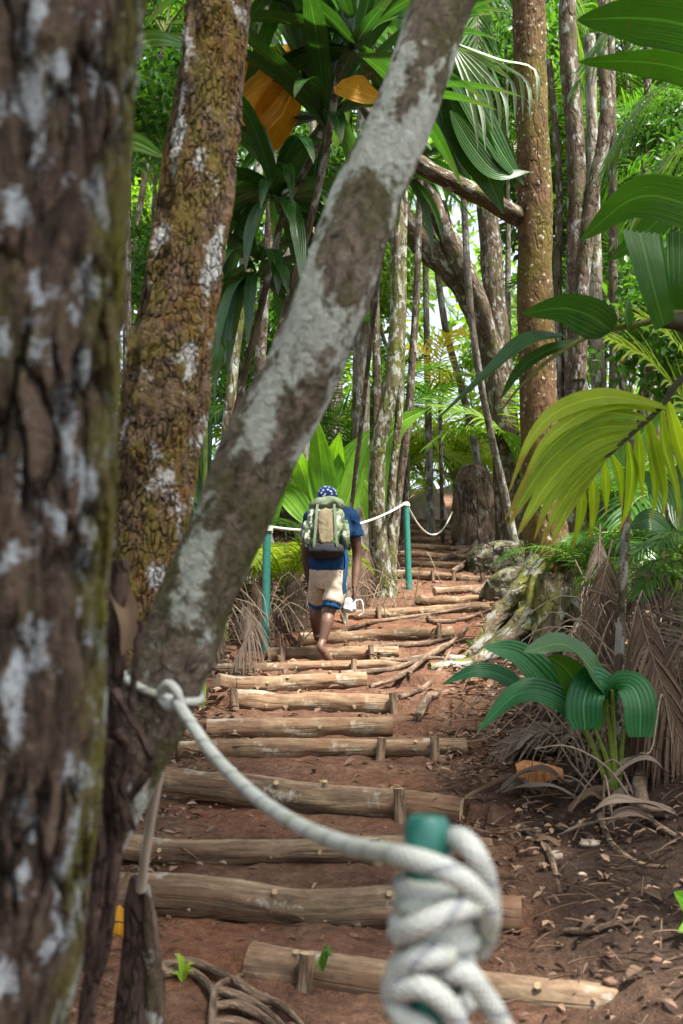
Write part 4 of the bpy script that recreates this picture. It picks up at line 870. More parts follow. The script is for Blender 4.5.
# legs
limb([hp(335, 566, 9.2), hp(334, 588, 9.17), hp(329, 612, 9.13), hp(327, 622, 9.06), hp(322, 643, 9.0)], [.085, .078, .056, .060, .036, ])
limb([hp(323, 640, 9.01), hp(320.5, 647, 8.96), hp(323.5, 652, 8.96)], [.037, .036, .034], 10); limb([hp(320.5, 646, 8.97), hp(325, 654, 8.97), hp(329, 660, 9.0), hp(331, 663, 9.04)], [.033, .036, .04, .022], 14)
for q in range(5): limb([hp(327+q*1.2, 660.5-.25*q, 9.0), hp(328.4+q*1.35, 664-.35*q, 9.06)], [.012, .009], 6, 8)
limb([hp(321, 566, 9.2), hp(319, 588, 9.32), hp(317, 606, 9.42), hp(315.5, 618, 9.42), hp(317, 634, 9.50)], [.085, .076, .056, .058, .036])
limb([hp(317, 634, 9.48), hp(318, 638, 9.52), hp(318.5, 637, 9.66)], [.04, .036, .03], 10)
# arms
RA = [hp(350, 516, 9.36), hp(355, 536, 9.37), hp(357, 556, 9.38), hp(356, 574, 9.32), hp(354.5, 588, 9.26)]
LA = [hp(312, 517, 9.36), hp(308, 536, 9.38), hp(306, 553, 9.42), hp(308, 570, 9.50), hp(310, 584, 9.56)]
for A_, s_ in ((RA, 1), (LA, -1)):
    limb(A_, [.062, .054, .044, .042, .029]); w_ = A_[-1]; dv = np.array([-.01*s_, .01, -1.])
    ell_loft(mb, [w_, w_+dv*.045, w_+dv*.095], [.018, .020, .016], [.030, .042, .038], 8, 14)
    for q in range(4):
        b_ = w_+dv*.085+np.array([0, .032-.021*q, 0]); ln = (.068, .078, .074, .058)[q]
        limb([b_, b_+np.array([-.006*s_, 0, -ln*.5]), b_+np.array([-.026*s_, .004, -ln*.9])], [.0095, .009, .0075], 8, 8)
    limb([w_+dv*.03+np.array([0, .03, 0]), w_+dv*.06+np.array([-.012*s_, .055, 0]), w_+dv*.095+np.array([-.022*s_, .058, 0])], [.012, .011, .008], 8, 8)
fuse('body', mb, M['skin'], man, .0075, 3)
for s_ in (-1, 1):
    mb = MB(); sup(mb, hc+hr@np.array([s_*.032, .082, .008]), (.026, .02, .02), 2, hr); obj('eye', mb, M['eye'], man)
mb = MB()
ell_loft(mb, [hp(328, 569, 9.2), hp(328, 560, 9.2), hp(329, 545, 9.24), hp(331, 527, 9.33), hp(332, 515, 9.38), hp(331, 508.5, 9.41)], [.178, .178, .165, .20, .198, .09], [.135, .135, .125, .142, .11, .08])
limb([hp(341, 515, 9.37), hp(350, 516, 9.36), hp(354, 526, 9.37), hp(356.3, 537, 9.37)], [.07, .074, .070, .074]); limb([hp(322, 516, 9.37), hp(312, 517, 9.36), hp(309, 527, 9.37), hp(307, 538, 9.38)], [.07, .074, .070, .074])
fuse('shirt', mb, M['navy'], man, .010, 3, .012)
mb = MB()
ell_loft(mb, [hp(328, 586, 9.22), hp(328, 574, 9.2), hp(328, 562, 9.2)], [.13, .172, .17], [.12, .13, .125])
limb([hp(336, 570, 9.2), hp(335.5, 588, 9.17), hp(332, 603, 9.13)], [.098, .098, .094], 14); limb([hp(320, 570, 9.2), hp(318.5, 588, 9.32), hp(316.5, 600, 9.40)], [.098, .096, .09], 14)
fuse('shorts', mb, M['beige'], man, .010, 3, .010)
mb = MB()
limb([hp(333, 598, 9.145), hp(331, 608, 9.12)], [.088, .084], 6); limb([hp(317.5, 596, 9.39), hp(316, 606, 9.42)], [.082, .078], 6)
fuse('shorts_lining', mb, M['blue_hem'], man, .009, 2, .006)
for q in range(6):
    mb = MB(); p_ = hp(336.5, 573+q*4, 9.2)+np.array([.02, -.098, 0]); sup(mb, p_, (.05-.006*(q % 3), .014, .006), 4); obj('printed_line', mb, M['black_cloth'], man)
mb = MB(); sup(mb, hc+hr@np.array([0, -.008, .03]), (.192, .225, .205), 2.3, hr, noise_=.03); sup(mb, hc+hr@np.array([0, -.10, -.01]), (.06, .05, .05), 2.3, hr)
limb([hc+hr@np.array([.01, -.11, -.02]), hc+hr@np.array([.03, -.13, -.07]), hc+hr@np.array([.035, -.13, -.12])], [.014, .018, .012], 10, 8)
fuse('bandana', mb, M['bandana'], man, .007, 2, .006)
# backpack
bk = thing('backpack', 'camouflage patterned backpack with black hip belt worn by the hiker', 'backpack', hp(326, 545, 9.1))
cb = hp(326, 527, 9.13); ra = -.20; br = np.array([[1, 0, 0], [0, math.cos(ra), -math.sin(ra)], [0, math.sin(ra), math.cos(ra)]])
mb = MB(); sup(mb, cb, (.345, .22, .46), 2.7, br, noise_=.22, seed=3); fuse('main_bag', mb, M['camo'], bk, .010, 2, .014)
mb = MB(); sup(mb, cb+br@np.array([0, -.015, .20]), (.33, .23, .15), 2.4, br, noise_=.25, seed=5); fuse('top_lid', mb, M['pale_green'], bk, .010, 2, .012)
mb = MB(); sup(mb, cb+br@np.array([0, -.10, -.03]), (.16, .09, .34), 2.8, br, noise_=.2, seed=6); fuse('front_pocket', mb, M['olive_tan'], bk, .009, 2, .008)
for s_ in (-1, 1):
    mb = MB(); sup(mb, cb+br@np.array([s_*.165, -.02, -.08]), (.095, .14, .26), 2.5, br, noise_=.3, seed=7+s_); fuse('side_pocket', mb, M['camo'], bk, .009, 2, .01)
    mb = MB(); limb([cb+br@np.array([s_*.10, .07, .18]), hp(331+s_*13, 508, 9.40), hp(331+s_*17, 514, 9.50), hp(331+s_*17, 528, 9.48)], [.022, .026, .026, .02], 16, 8); obj('shoulder_strap', mb, M['black_cloth'], bk)
    mb = MB(); pts_ = [cb+br@np.array([s_*.075, -.135, .17]), cb+br@np.array([s_*.085, -.150, .0]), cb+br@np.array([s_*.10, -.13, -.2]), cb+br@np.array([s_*.11, -.10, -.26])]; leaf(mb, pts_, .022, TOCAM, fold=0, n=14, m=2, prof=lambda t: 1.); obj('strap', mb, M['pale_green'], bk)
mb = MB(); sup(mb, cb+br@np.array([0, -.02, -.235]), (.32, .2, .12), 3.4, br, noise_=.08, seed=9); ell_loft(mb, [hp(329, 549, 9.235), hp(329, 543, 9.25)], [.185, .18], [.142, .138], 6); fuse('hip_belt', mb, M['black_cloth'], bk, .010, 2, .006)
mb = MB(); leaf(mb, [hp(345, 546, 9.14), hp(347, 562, 9.12), hp(345, 580, 9.1), hp(344, 594, 9.1)], .03, TOCAM+RT*.3, fold=.1, n=14, m=2, prof=lambda t: 1.); obj('hanging_strap', mb, M['blue_hem'], bk)
wb = thing('cloth_bag', 'small white cloth bag dangling from the hiker right hand', 'bag', hp(352, 612, 9.25))
hb = RA[-1]+np.array([-.02, .0, -.15]); mb = MB(); cbag = hp(350, 605, 9.24); sup(mb, cbag, (.13, .09, .14), 2.3, None, noise_=.2, seed=4); fuse('pouch', mb, M['white_cloth'], wb, .008, 2, .02)
mb = MB(); rtube(mb, [cbag+np.array([-.04, 0, .06]), hb, hb+np.array([.02, .0, .01]), cbag+np.array([.06, 0, .05])], .008, k=16, n=8); obj('handle', mb, M['white_cloth'], wb)
mb = MB(); rtube(mb, [hb, hp(361, 600, 9.2), hp(363, 612, 9.2), hp(359, 616, 9.2)], .009, k=16, n=8); obj('cord', mb, M['white_cloth'], wb)

# ------------------------------------------------------------------ forest floor
def scatter(n, x0, x1, y0, y1, keep):
    X = RNG.uniform(x0, x1, n); Y = y0+(y1-y0)*RNG.random(n)**1.35
    k = RNG.random(n) < keep(X, Y); X, Y = X[k], Y[k]; return X, Y, height(X, Y)
def offtrail(X, Y):
    xc, hw = trail(Y); return sm((np.abs(X-xc)-hw+.45)/.5)
X, Y, Z = scatter(95000, -6, 8, 2.6, 26, lambda X, Y: (.06+.9*offtrail(X, Y))*np.clip(.35+1.2*vnoise(X*1.2, Y*1.2, 4), 0, 1)*np.where((Y < 4.8) & (X > 0), .42, 1))
n_ = len(X); a_ = RNG.uniform(0, 2*PI, n_); mb = MB(); tl = RNG.normal(0, .28, (n_, 2))
blades(mb, np.stack([X, Y, Z+.012+RNG.random(n_)*.03], -1), np.stack([np.cos(a_), np.sin(a_), RNG.normal(.05, .25, n_)], -1), np.stack([tl[:, 0], tl[:, 1], np.ones(n_)], -1), RNG.uniform(.03, .13, n_)*np.clip(Y/7, .5, 1.15), RNG.uniform(.012, .045, n_)*np.clip(Y/7, .5, 1.15), droop=.5, fold=.45, n=3, m=2, prof=p_ovate, rnd=RNG.random(n_))
o_ = obj('leaf_litter', mb, M['litter']); o_['kind'] = 'stuff'
X, Y, Z = scatter(22000, -5, 7, 2.8, 18, lambda X, Y: (.012+.75*offtrail(X, Y))*np.clip(1.5*vnoise(X*.8, Y*.8, 14)-.1, 0, 1))
n_ = len(X); a_ = RNG.uniform(0, 2*PI, n_); mb = MB()
blades(mb, np.stack([X, Y, Z+.02+RNG.random(n_)*.06], -1), np.stack([np.cos(a_), np.sin(a_), RNG.normal(.08, .22, n_)], -1), np.stack([RNG.normal(0, .3, n_), RNG.normal(0, .3, n_), np.ones(n_)], -1), RNG.uniform(.08, .42, n_)*np.clip(Y/6.5, .45, 1.2), RNG.uniform(.005, .014, n_), droop=.35, fold=.9, n=5, m=2, prof=p_linear, rnd=RNG.random(n_))
o_ = obj('dry_straw', mb, M['dead']); o_['kind'] = 'stuff'
# small stones and clods on the path
X, Y, Z = scatter(9000, -2, 5, 2.7, 16, lambda X, Y: .12+.4*vnoise(X*2, Y*2, 41)); mb = MB()
for x, y, z in zip(X, Y, Z):
    r = .004+.017*RNG.random()**3.5; sup(mb, (x, y, z+r*.25), (2*r*RNG.uniform(.8, 1.5), 2*r, r*1.5), 2.2, None, 7, 4, .5, int(x*100) % 97)
o_ = obj('pebbles', mb, M['clod']); o_['kind'] = 'stuff'
for k, (px, py, w_, h_, lab) in enumerate([(556, 860, 15, 11, 'pale pink stone lying on the right dirt bank, largest one'), (583, 880, 10, 9, 'small white stone below the largest pale stone'), (590, 846, 24, 8, 'flat beige stone chip above the largest pale stone'), (536, 833, 10, 6, 'little grey stone chip below the orange husk'), (421, 875, 9, 8, 'small dark stone on the path left of the white knot')]):
    p, d = ground_hit(px, py); mb = MB(); s_ = d/FPX; sup(mb, p+np.array([0, 0, h_*s_*.25]), (w_*s_, w_*s_*.8, h_*s_), 2.4, None, 20, 12, .35, k+3); tag(obj('stone', mb, M['stone'] if k < 4 else M['root'], origin=p), lab, 'stone')
# orange husk, grey dead fronds round it
p, d = ground_hit(538, 790); hk = thing('palm_husk', 'curled orange brown palm husk lying open on the right bank', 'husk', p)
th = np.linspace(-.3, PI+.5, 18); mb = MB(); V = []; K = 16
for i_ in range(K):
    u = i_/(K-1); r = .092*(1-.62*u**1.6)*(.75+.25*min(1, u*5)); c_ = p+np.array([-.12+.25*u, .02-.05*u, .06+.02*u])
    for thk in (0,): V.append(np.stack([c_[0]+0*th, c_[1]-np.cos(th)*r, c_[2]+np.sin(th)*r*1.1], -1))
V = np.array(V); V2 = V+(np.mean(V, axis=1, keepdims=True)-V)*.10; n_ = len(th)
for A_, fl in ((V, 0), (V2, 1)):
    i_ = np.arange(K-1)[:, None]*n_; j_ = np.arange(n_-1)[None]; f = np.stack([i_+j_, i_+j_+1, i_+n_+j_+1, i_+n_+j_], -1).reshape(-1, 4); mb.add(A_.reshape(-1, 3), f if not fl else f[:, ::-1])
obj('shell', mb, M['husk'], hk)
mb = MB(); rtube(mb, [p+np.array([.10, -.05, .05]), p+np.array([.2, -.05, .045]), p+np.array([.33, -.03, .05])], [.02, .014, .008], k=12, n=8); obj('stub', mb, M['root'], hk)

rg3 = np.random.default_rng(31)
for q in range(22):
    px_, py_ = rg3.uniform(492, 678), rg3.uniform(738, 800)
    if px_ > 560: py_ = rg3.uniform(745, 850)
    p_, d_ = ground_hit(px_, py_); an = rg3.uniform(-.6, .6)+(PI if rg3.random() < .5 else 0); L_ = rg3.uniform(.22, .5); dv = np.array([math.cos(an), math.sin(an)*.7, 0])*L_
    mb = MB(); leaf(mb, [p_+np.array([0, 0, .02]), p_+dv*.35+np.array([0, 0, rg3.uniform(.04, .12)]), p_+dv*.7+np.array([0, 0, rg3.uniform(.03, .12)]), p_+dv+np.array([0, 0, .01])], rg3.uniform(.025, .055), (rg3.normal(0, .4), -.4, 1), fold=.6, n=16, m=6, prof=p_strap, wave=.15, twist=rg3.normal(0, 1.2))
    tag(obj('dead_leaf_strip', mb, M['dead_grey' if q % 3 else 'dead'], origin=p_), 'curled grey dead leaf strip heaped near the orange husk on the right bank', 'dead leaf', 'dead leaf strips round the husk')
def deadfrond(label, pts, seed, lmax=.45, lw=.03, pairs=34, hang=.5, mat='dead', r0=.007, cat='dead frond', group='dead palm fronds on the right bank', droop=1.2, ang=50, **kw):
    P = [np.asarray(q) for q in pts]; root = thing('dead_palm_frond', label, cat, P[-1], group); mb = MB()
    frond(mb, P, lmax, lw, pairs, ang, droop, r0, (0, -.6, .8), .1, seed, hang, .12, fold=.6, **kw); obj('blade', mb, [M[mat], M['rachis_dead']], root); return root
def onground(x, y, up=0.):
    p, d = ground_hit(x, y); return p+np.array([0, 0, up])
deadfrond('grey dead frond lying across the top of the orange husk', [onground(585, 748, .05), onground(560, 752, .12), onground(530, 756, .13), onground(495, 760, .03)], 1, .35, .035, 26, .2, 'dead_grey')
deadfrond('long leaning dead frond with bare brown rib slanting down at the right edge', [at(636, 600, 5.6), at(650, 650, 5.4), at(668, 705, 5.2), at(690, 775, 5.0)], 2, .55, .022, 44, .6, 'dead')
deadfrond('dead frond bending over to the right edge with comb like leaflets', [at(640, 720, 6.2), at(650, 640, 6.2), at(675, 600, 6.2), at(715, 590, 6.2)], 3, .7, .02, 44, .7, 'dead_grey')
rg_ = np.random.default_rng(5)
for q, (a_, b_, c_) in enumerate([((600, 525, 7), (606, 600, 6.8), (600, 690, 6.6)), ((668, 510, 6.8), (670, 600, 6.6), (660, 720, 6.3)), ((612, 540, 6.6), (602, 640, 6.3), (590, 720, 6.1)), ((575, 560, 8), (586, 620, 7.6), (592, 690, 7.2)), ((655, 560, 6.0), (642, 660, 5.9), (640, 745, 5.7)), ((690, 620, 5.4), (672, 710, 5.3), (650, 790, 5.2)), ((588, 600, 7.4), (580, 650, 7.1), (566, 700, 6.8))]):
    deadfrond('brown withered frond hanging in the thicket of dead fronds at right', [at(*a_), at(*b_)+rg_.normal(0, .12, 3), at(*c_)], 10+q, .55, .011, 64, .7, 'dead' if q % 3 else 'dead_grey', ang=44)
for q, (a_, b_, c_) in enumerate([((240, 600, 8.6), (252, 625, 8.5), (236, 662, 8.3)), ((300, 560, 11.2), (286, 590, 10.8), (262, 625, 10.4)), ((285, 545, 11), (296, 585, 10.7), (300, 630, 10.2)), ((270, 560, 10.6), (258, 600, 10.2), (240, 640, 9.6)), ((352, 545, 12), (348, 580, 11.6), (340, 606, 11.4)), ((368, 540, 12.4), (364, 575, 12), (358, 600, 11.8)), ((330, 560, 12), (318, 590, 11.5), (300, 612, 11.2)), ((250, 575, 9.5), (270, 610, 9.4), (296, 640, 9.4)), ((224, 610, 8.8), (212, 640, 8.6), (205, 675, 8.4))]):
    deadfrond('brown withered frond hanging in the dry brush behind the left green post', [at(*a_), at(*b_), at(*c_)], 30+q, .45, .012, 48, .8, 'dead' if q % 2 else 'dead_grey', group='dead palm fronds left of the trail')
# arching dry stems in the brush
for side, (cx, cy, dd_, n_, lab, nm) in enumerate([(262, 625, 9.8, 70, 'tangle of thin curved dry stems behind the left green post', 'dry_brush'), (622, 700, 5.9, 95, 'tangle of thin dry stems and roots under the yellow frond at right', 'dry_brush'), (350, 600, 11.8, 24, 'tangle of dry stems between the hiker and the mossy trunk', 'dry_brush')]):
    br_ = thing(nm, lab, 'brush', at(cx, cy, dd_)); mb = MB(); rg = np.random.default_rng(200+side)
    for q in range(n_):
        a0 = at(cx+rg.normal(0, 26), cy+rg.normal(6, 22), dd_+rg.normal(0, .35)); a0[2] = gz(a0[0], a0[1]); L_ = rg.uniform(.25, .9); az_ = rg.uniform(0, 2*PI); dv = np.array([math.cos(az_), math.sin(az_)*.6, 0])*L_
        rtube(mb, [a0, a0+dv*.35+np.array([0, 0, L_*rg.uniform(.3, .9)]), a0+dv*.8+np.array([0, 0, L_*rg.uniform(.1, .8)]), a0+dv*1.2+np.array([0, 0, rg.uniform(-.1, .3)])], [.0065, .0055, .004, .002], k=12, n=5, caps=False)
    obj('stem_tangle', mb, M['straw'], br_)
for k, (px, py, lab) in enumerate([(322, 990, 'tiny green sprig growing against the nearest thick log'), (183, 985, 'tiny yellow green sprout beside the root bundle'), (470, 655, 'tiny green sprout at the tip of the mossy root foot')]):
    p, d = ground_hit(px, py); sp_ = thing('seedling', lab, 'plant', p)
    if k == 0: p = p+np.array([0, -.06, .07])
    rg2 = np.random.default_rng(k)
    for q in range(6):
        az_ = rg2.uniform(0, 6.3); dv = np.array([math.cos(az_), math.sin(az_), 0])*.03; mb = MB(); leaf(mb, [p, p+dv*.6+np.array([0, 0, .03+.01*q]), p+dv*1.4+np.array([0, 0, .03+.012*q])], .02, (dv[0]*-5, -.6, 1), fold=.2, n=8, m=4, prof=p_ovate); obj('leaf', mb, M['leaf_mid' if k != 1 else 'leaf_lime'], sp_)
# exposed roots at lower left and root fan right of the trail
def rootthing(label, polys, dpx, mat='root', up=.02):
    p0 = ground_hit(*polys[0][0])[0]; r_ = thing('tree_root', label, 'root', p0, 'exposed roots along the trail')
    for k, pp in enumerate(polys):
        P = [ground_hit(*q) for q in pp]; mb = MB(); rr = dpx/2*P[0][1]/FPX; rtube(mb, [q[0]+np.array([0, 0, rr*.5+up*.5]) for q in P], [rr, rr*1.1, rr*.9, rr*.5], k=30, n=10, rough=.3, fr=7, seed=k); obj('strand', mb, M[mat], r_)
rootthing('gnarled bundle of grey roots left of the nearest thick log', [[(212, 1060), (213, 1018), (218, 994), (242, 982)], [(214, 996), (236, 1004), (262, 1018), (300, 1050)], [(216, 1012), (240, 1014), (270, 1030), (300, 1060)], [(236, 988), (256, 1002), (280, 1014), (310, 1040)], [(160, 972), (190, 968), (215, 978), (240, 990)], [(150, 985), (185, 978), (206, 990), (216, 1010)], [(210, 1030), (240, 1032), (262, 1045), (280, 1070)]], 9)
rootthing('root fan spreading from the logs toward the mossy root foot', [[(370, 690), (405, 676), (440, 655), (470, 640)], [(380, 668), (415, 664), (445, 650), (468, 634)], [(340, 676), (390, 672), (425, 668), (450, 662)], [(400, 700), (425, 690), (440, 672), (452, 655)], [(360, 655), (400, 648), (430, 645), (452, 640)]], 5.5)
rootthing('long thin pale root snaking over the steps right of the hiker', [[(335, 636), (375, 624), (430, 616), (494, 610)], [(428, 618), (434, 624), (460, 622), (492, 611)]], 4.5)
rootthing('thick brown roots crossing the bank between the upper steps and the mossy rock', [[(530, 528), (500, 540), (470, 552), (440, 566)], [(525, 545), (496, 556), (470, 566), (452, 578)], [(512, 530), (486, 536), (462, 541), (448, 548)], [(530, 565), (508, 574), (490, 586), (474, 600)]], 7, up=.05)
rootthing('short broken root lying on the leaf litter right of the peg stack', [[(418, 722), (428, 710), (434, 700), (440, 694)]], 9)
rootthing('bent grey root knuckle below the stalks of the broad leaved plant', [[(652, 765), (640, 790), (646, 815), (668, 822)]], 14)
rootthing('thin dark roots trailing down the right dirt bank', [[(600, 820), (612, 850), (640, 870), (668, 872)], [(520, 830), (545, 850), (556, 880), (560, 900)], [(625, 800), (650, 825), (675, 840), (700, 850)], [(565, 935), (590, 938), (615, 930), (640, 926)]], 6)
ol = thing('dead_leaf', 'large orange dead leaf propped in the gap between the vine and the stump', 'dead leaf', ground_hit(108, 965)[0]); dq = 3.9
lf(ol, [(112, 970, dq), (113, 935, dq-.05), (120, 905, dq)], 56, TOCAM-RT*.3, 'gold', nm='blade', fold=.25, pleat=.04, n=12, m=10, prof=p_ovate)
for k, (px, py, w_, an, lab) in enumerate([(650, 905, 30, 2.2, 'pale pointed dead leaf lying near the right edge of the dirt bank'), (596, 938, 34, .2, 'narrow brown dead leaf on the dirt left of the pointed dead leaf'), (640, 985, 40, .4, 'curled dead leaf at the bottom right corner'), (545, 850, 30, 2.8, 'curled brown leaf beside the largest pale stone')]):
    p, d = ground_hit(px, py); L_ = w_*d/FPX; mb = MB(); dv = np.array([math.cos(an), math.sin(an), .05]); leaf(mb, [p+dv*-L_*.5+np.array([0, 0, .02]), p+np.array([0, 0, .045]), p+dv*L_*.5+np.array([0, 0, .03])], L_*.3, (0.2, -.3, 1), fold=.6, n=14, m=6, prof=p_lance, wave=.12, twist=.8); tag(obj('dead_leaf', mb, M['dead'], origin=p), lab, 'dead leaf')

# ------------------------------------------------------------------ background palms and foliage
FR = {}
def frondmesh(key, mat, L_, lmax, lw, pairs, arch, seed, r0=.02, droop=1.0, hang=0.):
    t_ = np.linspace(0, 1, 7); el = np.radians(arch[0]+(arch[1]-arch[0])*t_); P = np.concatenate([[[0, 0, 0]], np.cumsum(np.stack([0*el, np.cos(el), np.sin(el)], -1)*L_/7, axis=0)])
    mb = MB(); frond(mb, P, lmax, lw, pairs, 58, droop, r0, (0, 0, 1), .14, seed, hang, .02); me = mb.mesh(key); me.materials.append(M[mat]); me.materials.append(M['rachis']); FR[key] = me
for mt in ('fol_mid', 'fol_bright', 'fol_dark', 'leaf_lime'):
    for k, ar in enumerate([(72, -35), (50, -60), (80, 10)]): frondmesh(mt+str(k), mt, 2.6, .62, .042, 44, ar, k+3)
    frondmesh(mt+'s', mt, 1.3, .40, .03, 30, (62, -30), 9, .01)
def palm(label, base, H, nf, mat, sc, seed, group, lean=(0, 0), small=False, name='palm_tree'):
    rg = np.random.default_rng(seed); b = np.array(base, float); root = thing(name, label, 'palm', b, group); top = b+np.array([lean[0], lean[1], H])
    if H > .5:
        mb = MB(); rtube(mb, [b-np.array([0, 0, .2]), b*.5+top*.5+np.array([lean[0]*.1, 0, 0]), top], [.07*sc, .048*sc, .04*sc], k=24, n=12, rough=.08, fr=9, seed=seed); obj('trunk', mb, M['bark_brown'], root)
    for k in range(nf):
        me = FR[mat+('s' if small else str(rg.integers(0, 3)))]; f_ = bpy.data.objects.new('frond', me); COL.objects.link(f_); f_.parent = root
        f_.location = (lean[0], lean[1], H+.02*k); f_.rotation_euler = (rg.normal(0, .16), rg.normal(0, .25), k/nf*2*PI+rg.normal(0, .25)); s_ = sc*rg.uniform(.85, 1.15); f_.scale = (s_, s_, s_)
    return root
rg = np.random.default_rng(77)
ORD = ['first', 'second', 'third', 'fourth', 'fifth', 'sixth', 'seventh', 'eighth', 'ninth', 'tenth', 'eleventh', 'twelfth', 'thirteenth', 'fourteenth', 'fifteenth', 'sixteenth', 'seventeenth', 'eighteenth', 'nineteenth', 'twentieth', 'twenty-first', 'twenty-second', 'twenty-third']
def gbase(px, d): 
    q = at(px, 512, d); q[2] = gz(q[0], q[1]); return q
# tall palms whose crowns hang into the upper half: (px of crown, py of crown, depth, material)
PL_ = [(165, 40, 17, 'fol_dark'), (155, 190, 20, 'fol_mid'), (252, 60, 19, 'fol_mid'), (300, 190, 17, 'fol_dark'), (345, 250, 22, 'fol_bright'), (372, 60, 16, 'fol_mid'), (625, 60, 22, 'fol_dark'), (610, 20, 24, 'fol_mid'), (585, 250, 24, 'fol_bright'), (515, 170, 19, 'fol_dark'), (560, 60, 21, 'fol_mid'), (590, 230, 18, 'fol_mid'), (620, 120, 23, 'fol_bright'), (655, 210, 20, 'fol_mid'), (690, 60, 19, 'fol_bright'), (640, 330, 17, 'fol_dark'), (374, 330, 26, 'fol_bright')]
for q, (x, y, d, mt) in enumerate(sorted(PL_)):
    c_ = at(x, y, d); zb = gz(c_[0]+.3, c_[1]+.2); ln = (rg.normal(0, .5), rg.normal(0, .4)); b = np.array([c_[0]-ln[0], c_[1]-ln[1], 0]); b[2] = gz(b[0], b[1])
    palm('tall feathery palm, %s from the left of those rising behind the near trunks' % ORD[q], b, c_[2]-b[2], 12, mt, 1.15, 300+q, 'tall background palms', ln)
# low understory palms: (px, depth, material, scale)
UP_ = [(285, 10.6, 'leaf_lime', .95), (225, 11, 'fol_mid', .9), (185, 13, 'fol_dark', 1.1), (398, 23, 'leaf_lime', 1.2), (455, 24, 'leaf_lime', 1.4), (400, 24, 'leaf_lime', 1.4), (425, 28, 'leaf_lime', 1.7), (470, 27, 'leaf_lime', 1.7), (345, 17, 'fol_mid', 1.3), (300, 16, 'fol_mid', 1.3), (535, 16, 'fol_bright', 1.1), (590, 14.5, 'fol_dark', 1.0), (660, 11, 'fol_mid', 1.3), (628, 13.5, 'fol_mid', 1.0), (680, 9, 'fol_dark', 1.2), (700, 6.6, 'fol_mid', .7), (590, 8.8, 'fol_dark', .7), (250, 19, 'fol_bright', 1.5), (152, 17, 'fol_mid', 1.4)]
for q, (x, d, mt, s_) in enumerate(sorted(UP_)):
    b = gbase(x, d); palm('low understory palm, %s from the left of those spreading near the ground' % ORD[q], b, .35 if d < 15 else 1.0, 11, mt, s_ if d < 15 else s_*.8, 400+q, 'low understory palms', small=d < 15, name='understory_palm')
# leafy trees behind
CR = {}
for mt, nm in (('fol_mid', 'a'), ('fol_bright', 'b'), ('fol_dark', 'c')):
    mb = MB(); leafmass(mb, 2.6, 2300, .36, .13, seed=ord(nm)); me = mb.mesh('crown_'+nm); me.materials.append(M[mt]); CR[nm] = me
BT = [(655, 130, 15, 'c'), (692, 330, 12, 'a'), (172, 120, 12, 'a'), (150, 270, 13, 'a'), (506, 50, 17.5, 'a'), (672, 300, 15, 'a'), (368, 290, 19, 'b'), (345, 170, 15, 'c'), (250, 400, 17, 'c'), (250, 330, 14, 'a'), (700, 190, 13, 'c')]
for q in range(30):
    d = rg.uniform(20, 33); x = rg.uniform(90, 720); y = rg.uniform(0, 440) if d > 25 else rg.uniform(20, 260)
    if 380 < x < 490: x += 170 if x > 435 else -70
    BT.append((x, y, d, 'abbbac'[rg.integers(0, 6)]))
for q, (x, y, d, mt) in enumerate(BT):
    c_ = at(x, y, d); b = c_+np.array([rg.normal(0, .5), rg.normal(0, .4), 0]); b[2] = gz(b[0], b[1]); H = max(1.6, c_[2]-b[2])
    root = thing('leafy_tree', 'thin stemmed leafy tree in the green thicket behind the tall palms', 'tree', b, 'leafy trees of the far thicket'); mb = MB()
    rtube(mb, [b-np.array([0, 0, .2]), b+np.array([rg.normal(0, .2), 0, H*.5]), np.array([c_[0], c_[1], b[2]+H])], [.07, .055, .03], k=18, n=9, rough=.1, seed=q); obj('trunk', mb, M[('bark_brown', 'bark_pale', 'bark_moss')[q % 3]], root)
    o_ = bpy.data.objects.new('crown', CR[mt]); COL.objects.link(o_); o_.parent = root; o_.location = (c_[0]-b[0], c_[1]-b[1], H); o_.rotation_euler = (0, 0, rg.uniform(0, 6)); s_ = rg.uniform(.5, .9)*(.55 if q < 11 else 1); o_.scale = (s_*1.1, s_, s_)
# far wood as one mass
mb = MB(); n_ = 34000; X = rg.uniform(-20, 25, n_); Y = 34+rg.random(n_)*9; hgt = rg.random(n_)**.9*19; Zg = SL*np.minimum(Y, 44)
k_ = vnoise(X*.45, hgt*.45+Y*.3, 61)+.35*vnoise(X*1.3, hgt*1.3, 62) > .48+.19*(hgt/19); k_ &= ~((np.abs(X-3.6) < 1.6) & (hgt < 5.5) & (rg.random(n_) < .8)); X, Y, hgt, Zg = X[k_], Y[k_], hgt[k_], Zg[k_]; n_ = len(X)
blades(mb, np.stack([X, Y, Zg+hgt], -1), nrm(rg.normal(0, 1, (n_, 3))+np.array([0, 0, -.2])), nrm(rg.normal(0, .6, (n_, 3))+np.array([0, 0, 1])), rg.uniform(.35, .9, n_), rg.uniform(.12, .26, n_), droop=.6, fold=.2, n=3, m=2, prof=p_ovate, rnd=rg.random(n_))
o_ = obj('distant_wood', mb, M['fol_bright']); o_['kind'] = 'stuff'
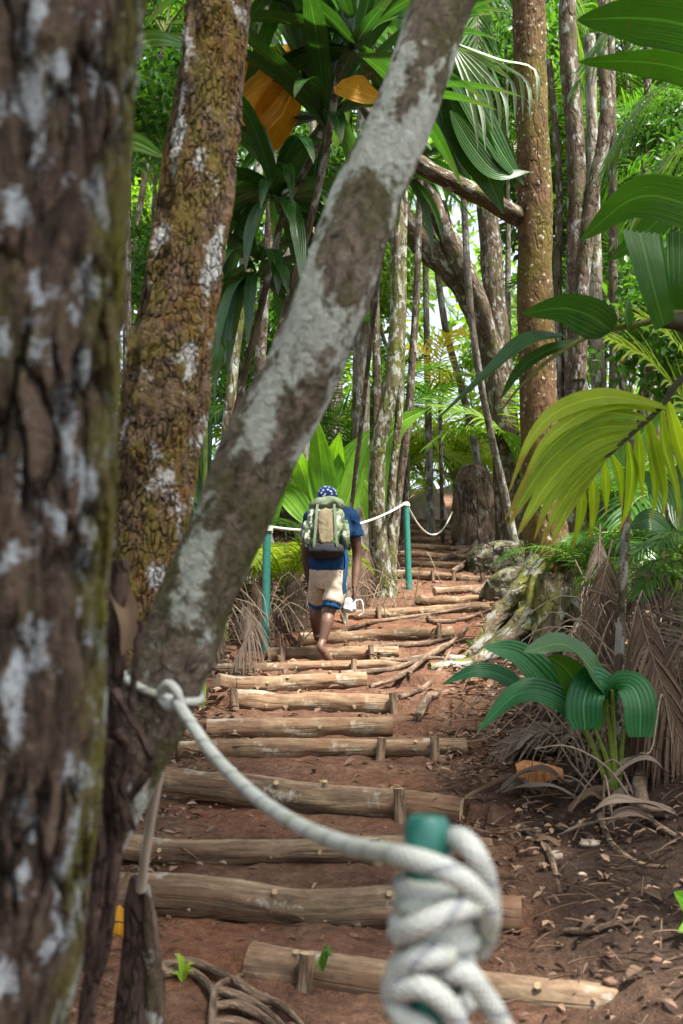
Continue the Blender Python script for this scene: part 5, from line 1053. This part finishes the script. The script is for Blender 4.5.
# near trees' unseen crowns, shaped and added to shade the foreground
for nm, c_, R_, sd_ in (('T1', (-2.6, 1.0, 6.8), 3.4, 1), ('T1', (-3.0, -.3, 3.4), 2.0, 4), ('T1', (-2.5, .7, 2.2), 1.15, 7), ('T2', (-.6, 3.4, 9.0), 2.6, 2), ('T3', (2.2, 2.6, 8.2), 3.0, 3), ('T3', (1.2, -.6, 6.8), 3.4, 5), ('T3', (4.9, 3.3, 7.6), 2.8, 6)):  # low left ones added to darken left trunk, rightmost to shade right bank
    mb = MB(); leafmass(mb, R_, 3600, .20, .085, seed=500+sd_, sq=(1.2, .9, .5)); top = TREES[nm][1][-1]; mb.v = [q+np.array(c_) for q in mb.v]; obj('crown', mb, M['fol_mid'], TREES[nm][0])
    for q in range(5):
        mb = MB(); e_ = np.array(c_)+rg.normal(0, .7, 3)*np.array([1, .7, .4]); rtube(mb, [top-np.array([0, 0, .2]), top*.5+e_*.5+rg.normal(0, .2, 3), e_], [.07, .05, .02], k=14, n=8, rough=.1, seed=q); obj('branch', mb, M['bark_pale'], TREES[nm][0])
# ------------------------------------------------------------------ light
sd = nrm(np.array([.38, -.42, 1.0])); el = math.asin(sd[2]); az = math.atan2(sd[0], sd[1])
w = bpy.data.worlds.new('World'); S.world = w; w.use_nodes = True; t = w.node_tree; bg = t.nodes['Background']
sk = t.nodes.new('ShaderNodeTexSky'); sk.sky_type = 'NISHITA'; sk.sun_disc = False; sk.sun_elevation = el; sk.sun_rotation = az; sk.air_density = 1.0; sk.dust_density = 2.5; sk.ozone_density = .6
hs = t.nodes.new('ShaderNodeHueSaturation'); hs.inputs['Saturation'].default_value = .45; t.links.new(sk.outputs[0], hs.inputs['Color']); t.links.new(hs.outputs[0], bg.inputs[0]); bg.inputs[1].default_value = .12
ld = bpy.data.lights.new('sun', 'SUN'); lo = bpy.data.objects.new('sun', ld); COL.objects.link(lo)
ld.energy = 5; ld.angle = math.radians(8); ld.color = (1, .95, .86); lo.rotation_euler = Vector(sd).to_track_quat('Z', 'Y').to_euler()
vs = S.view_settings; S.display_settings.display_device = 'sRGB'; vs.view_transform = 'Standard'; vs.look = 'None'; vs.gamma = 1; vs.use_curve_mapping = False; vs.exposure = 1.85
c = S.cycles; c.use_denoising = True; c.max_bounces = 6; c.diffuse_bounces = 3; c.glossy_bounces = 2; c.transmission_bounces = 3; c.transparent_max_bounces = 4; c.caustics_reflective = False; c.caustics_refractive = False; c.sample_clamp_indirect = 6
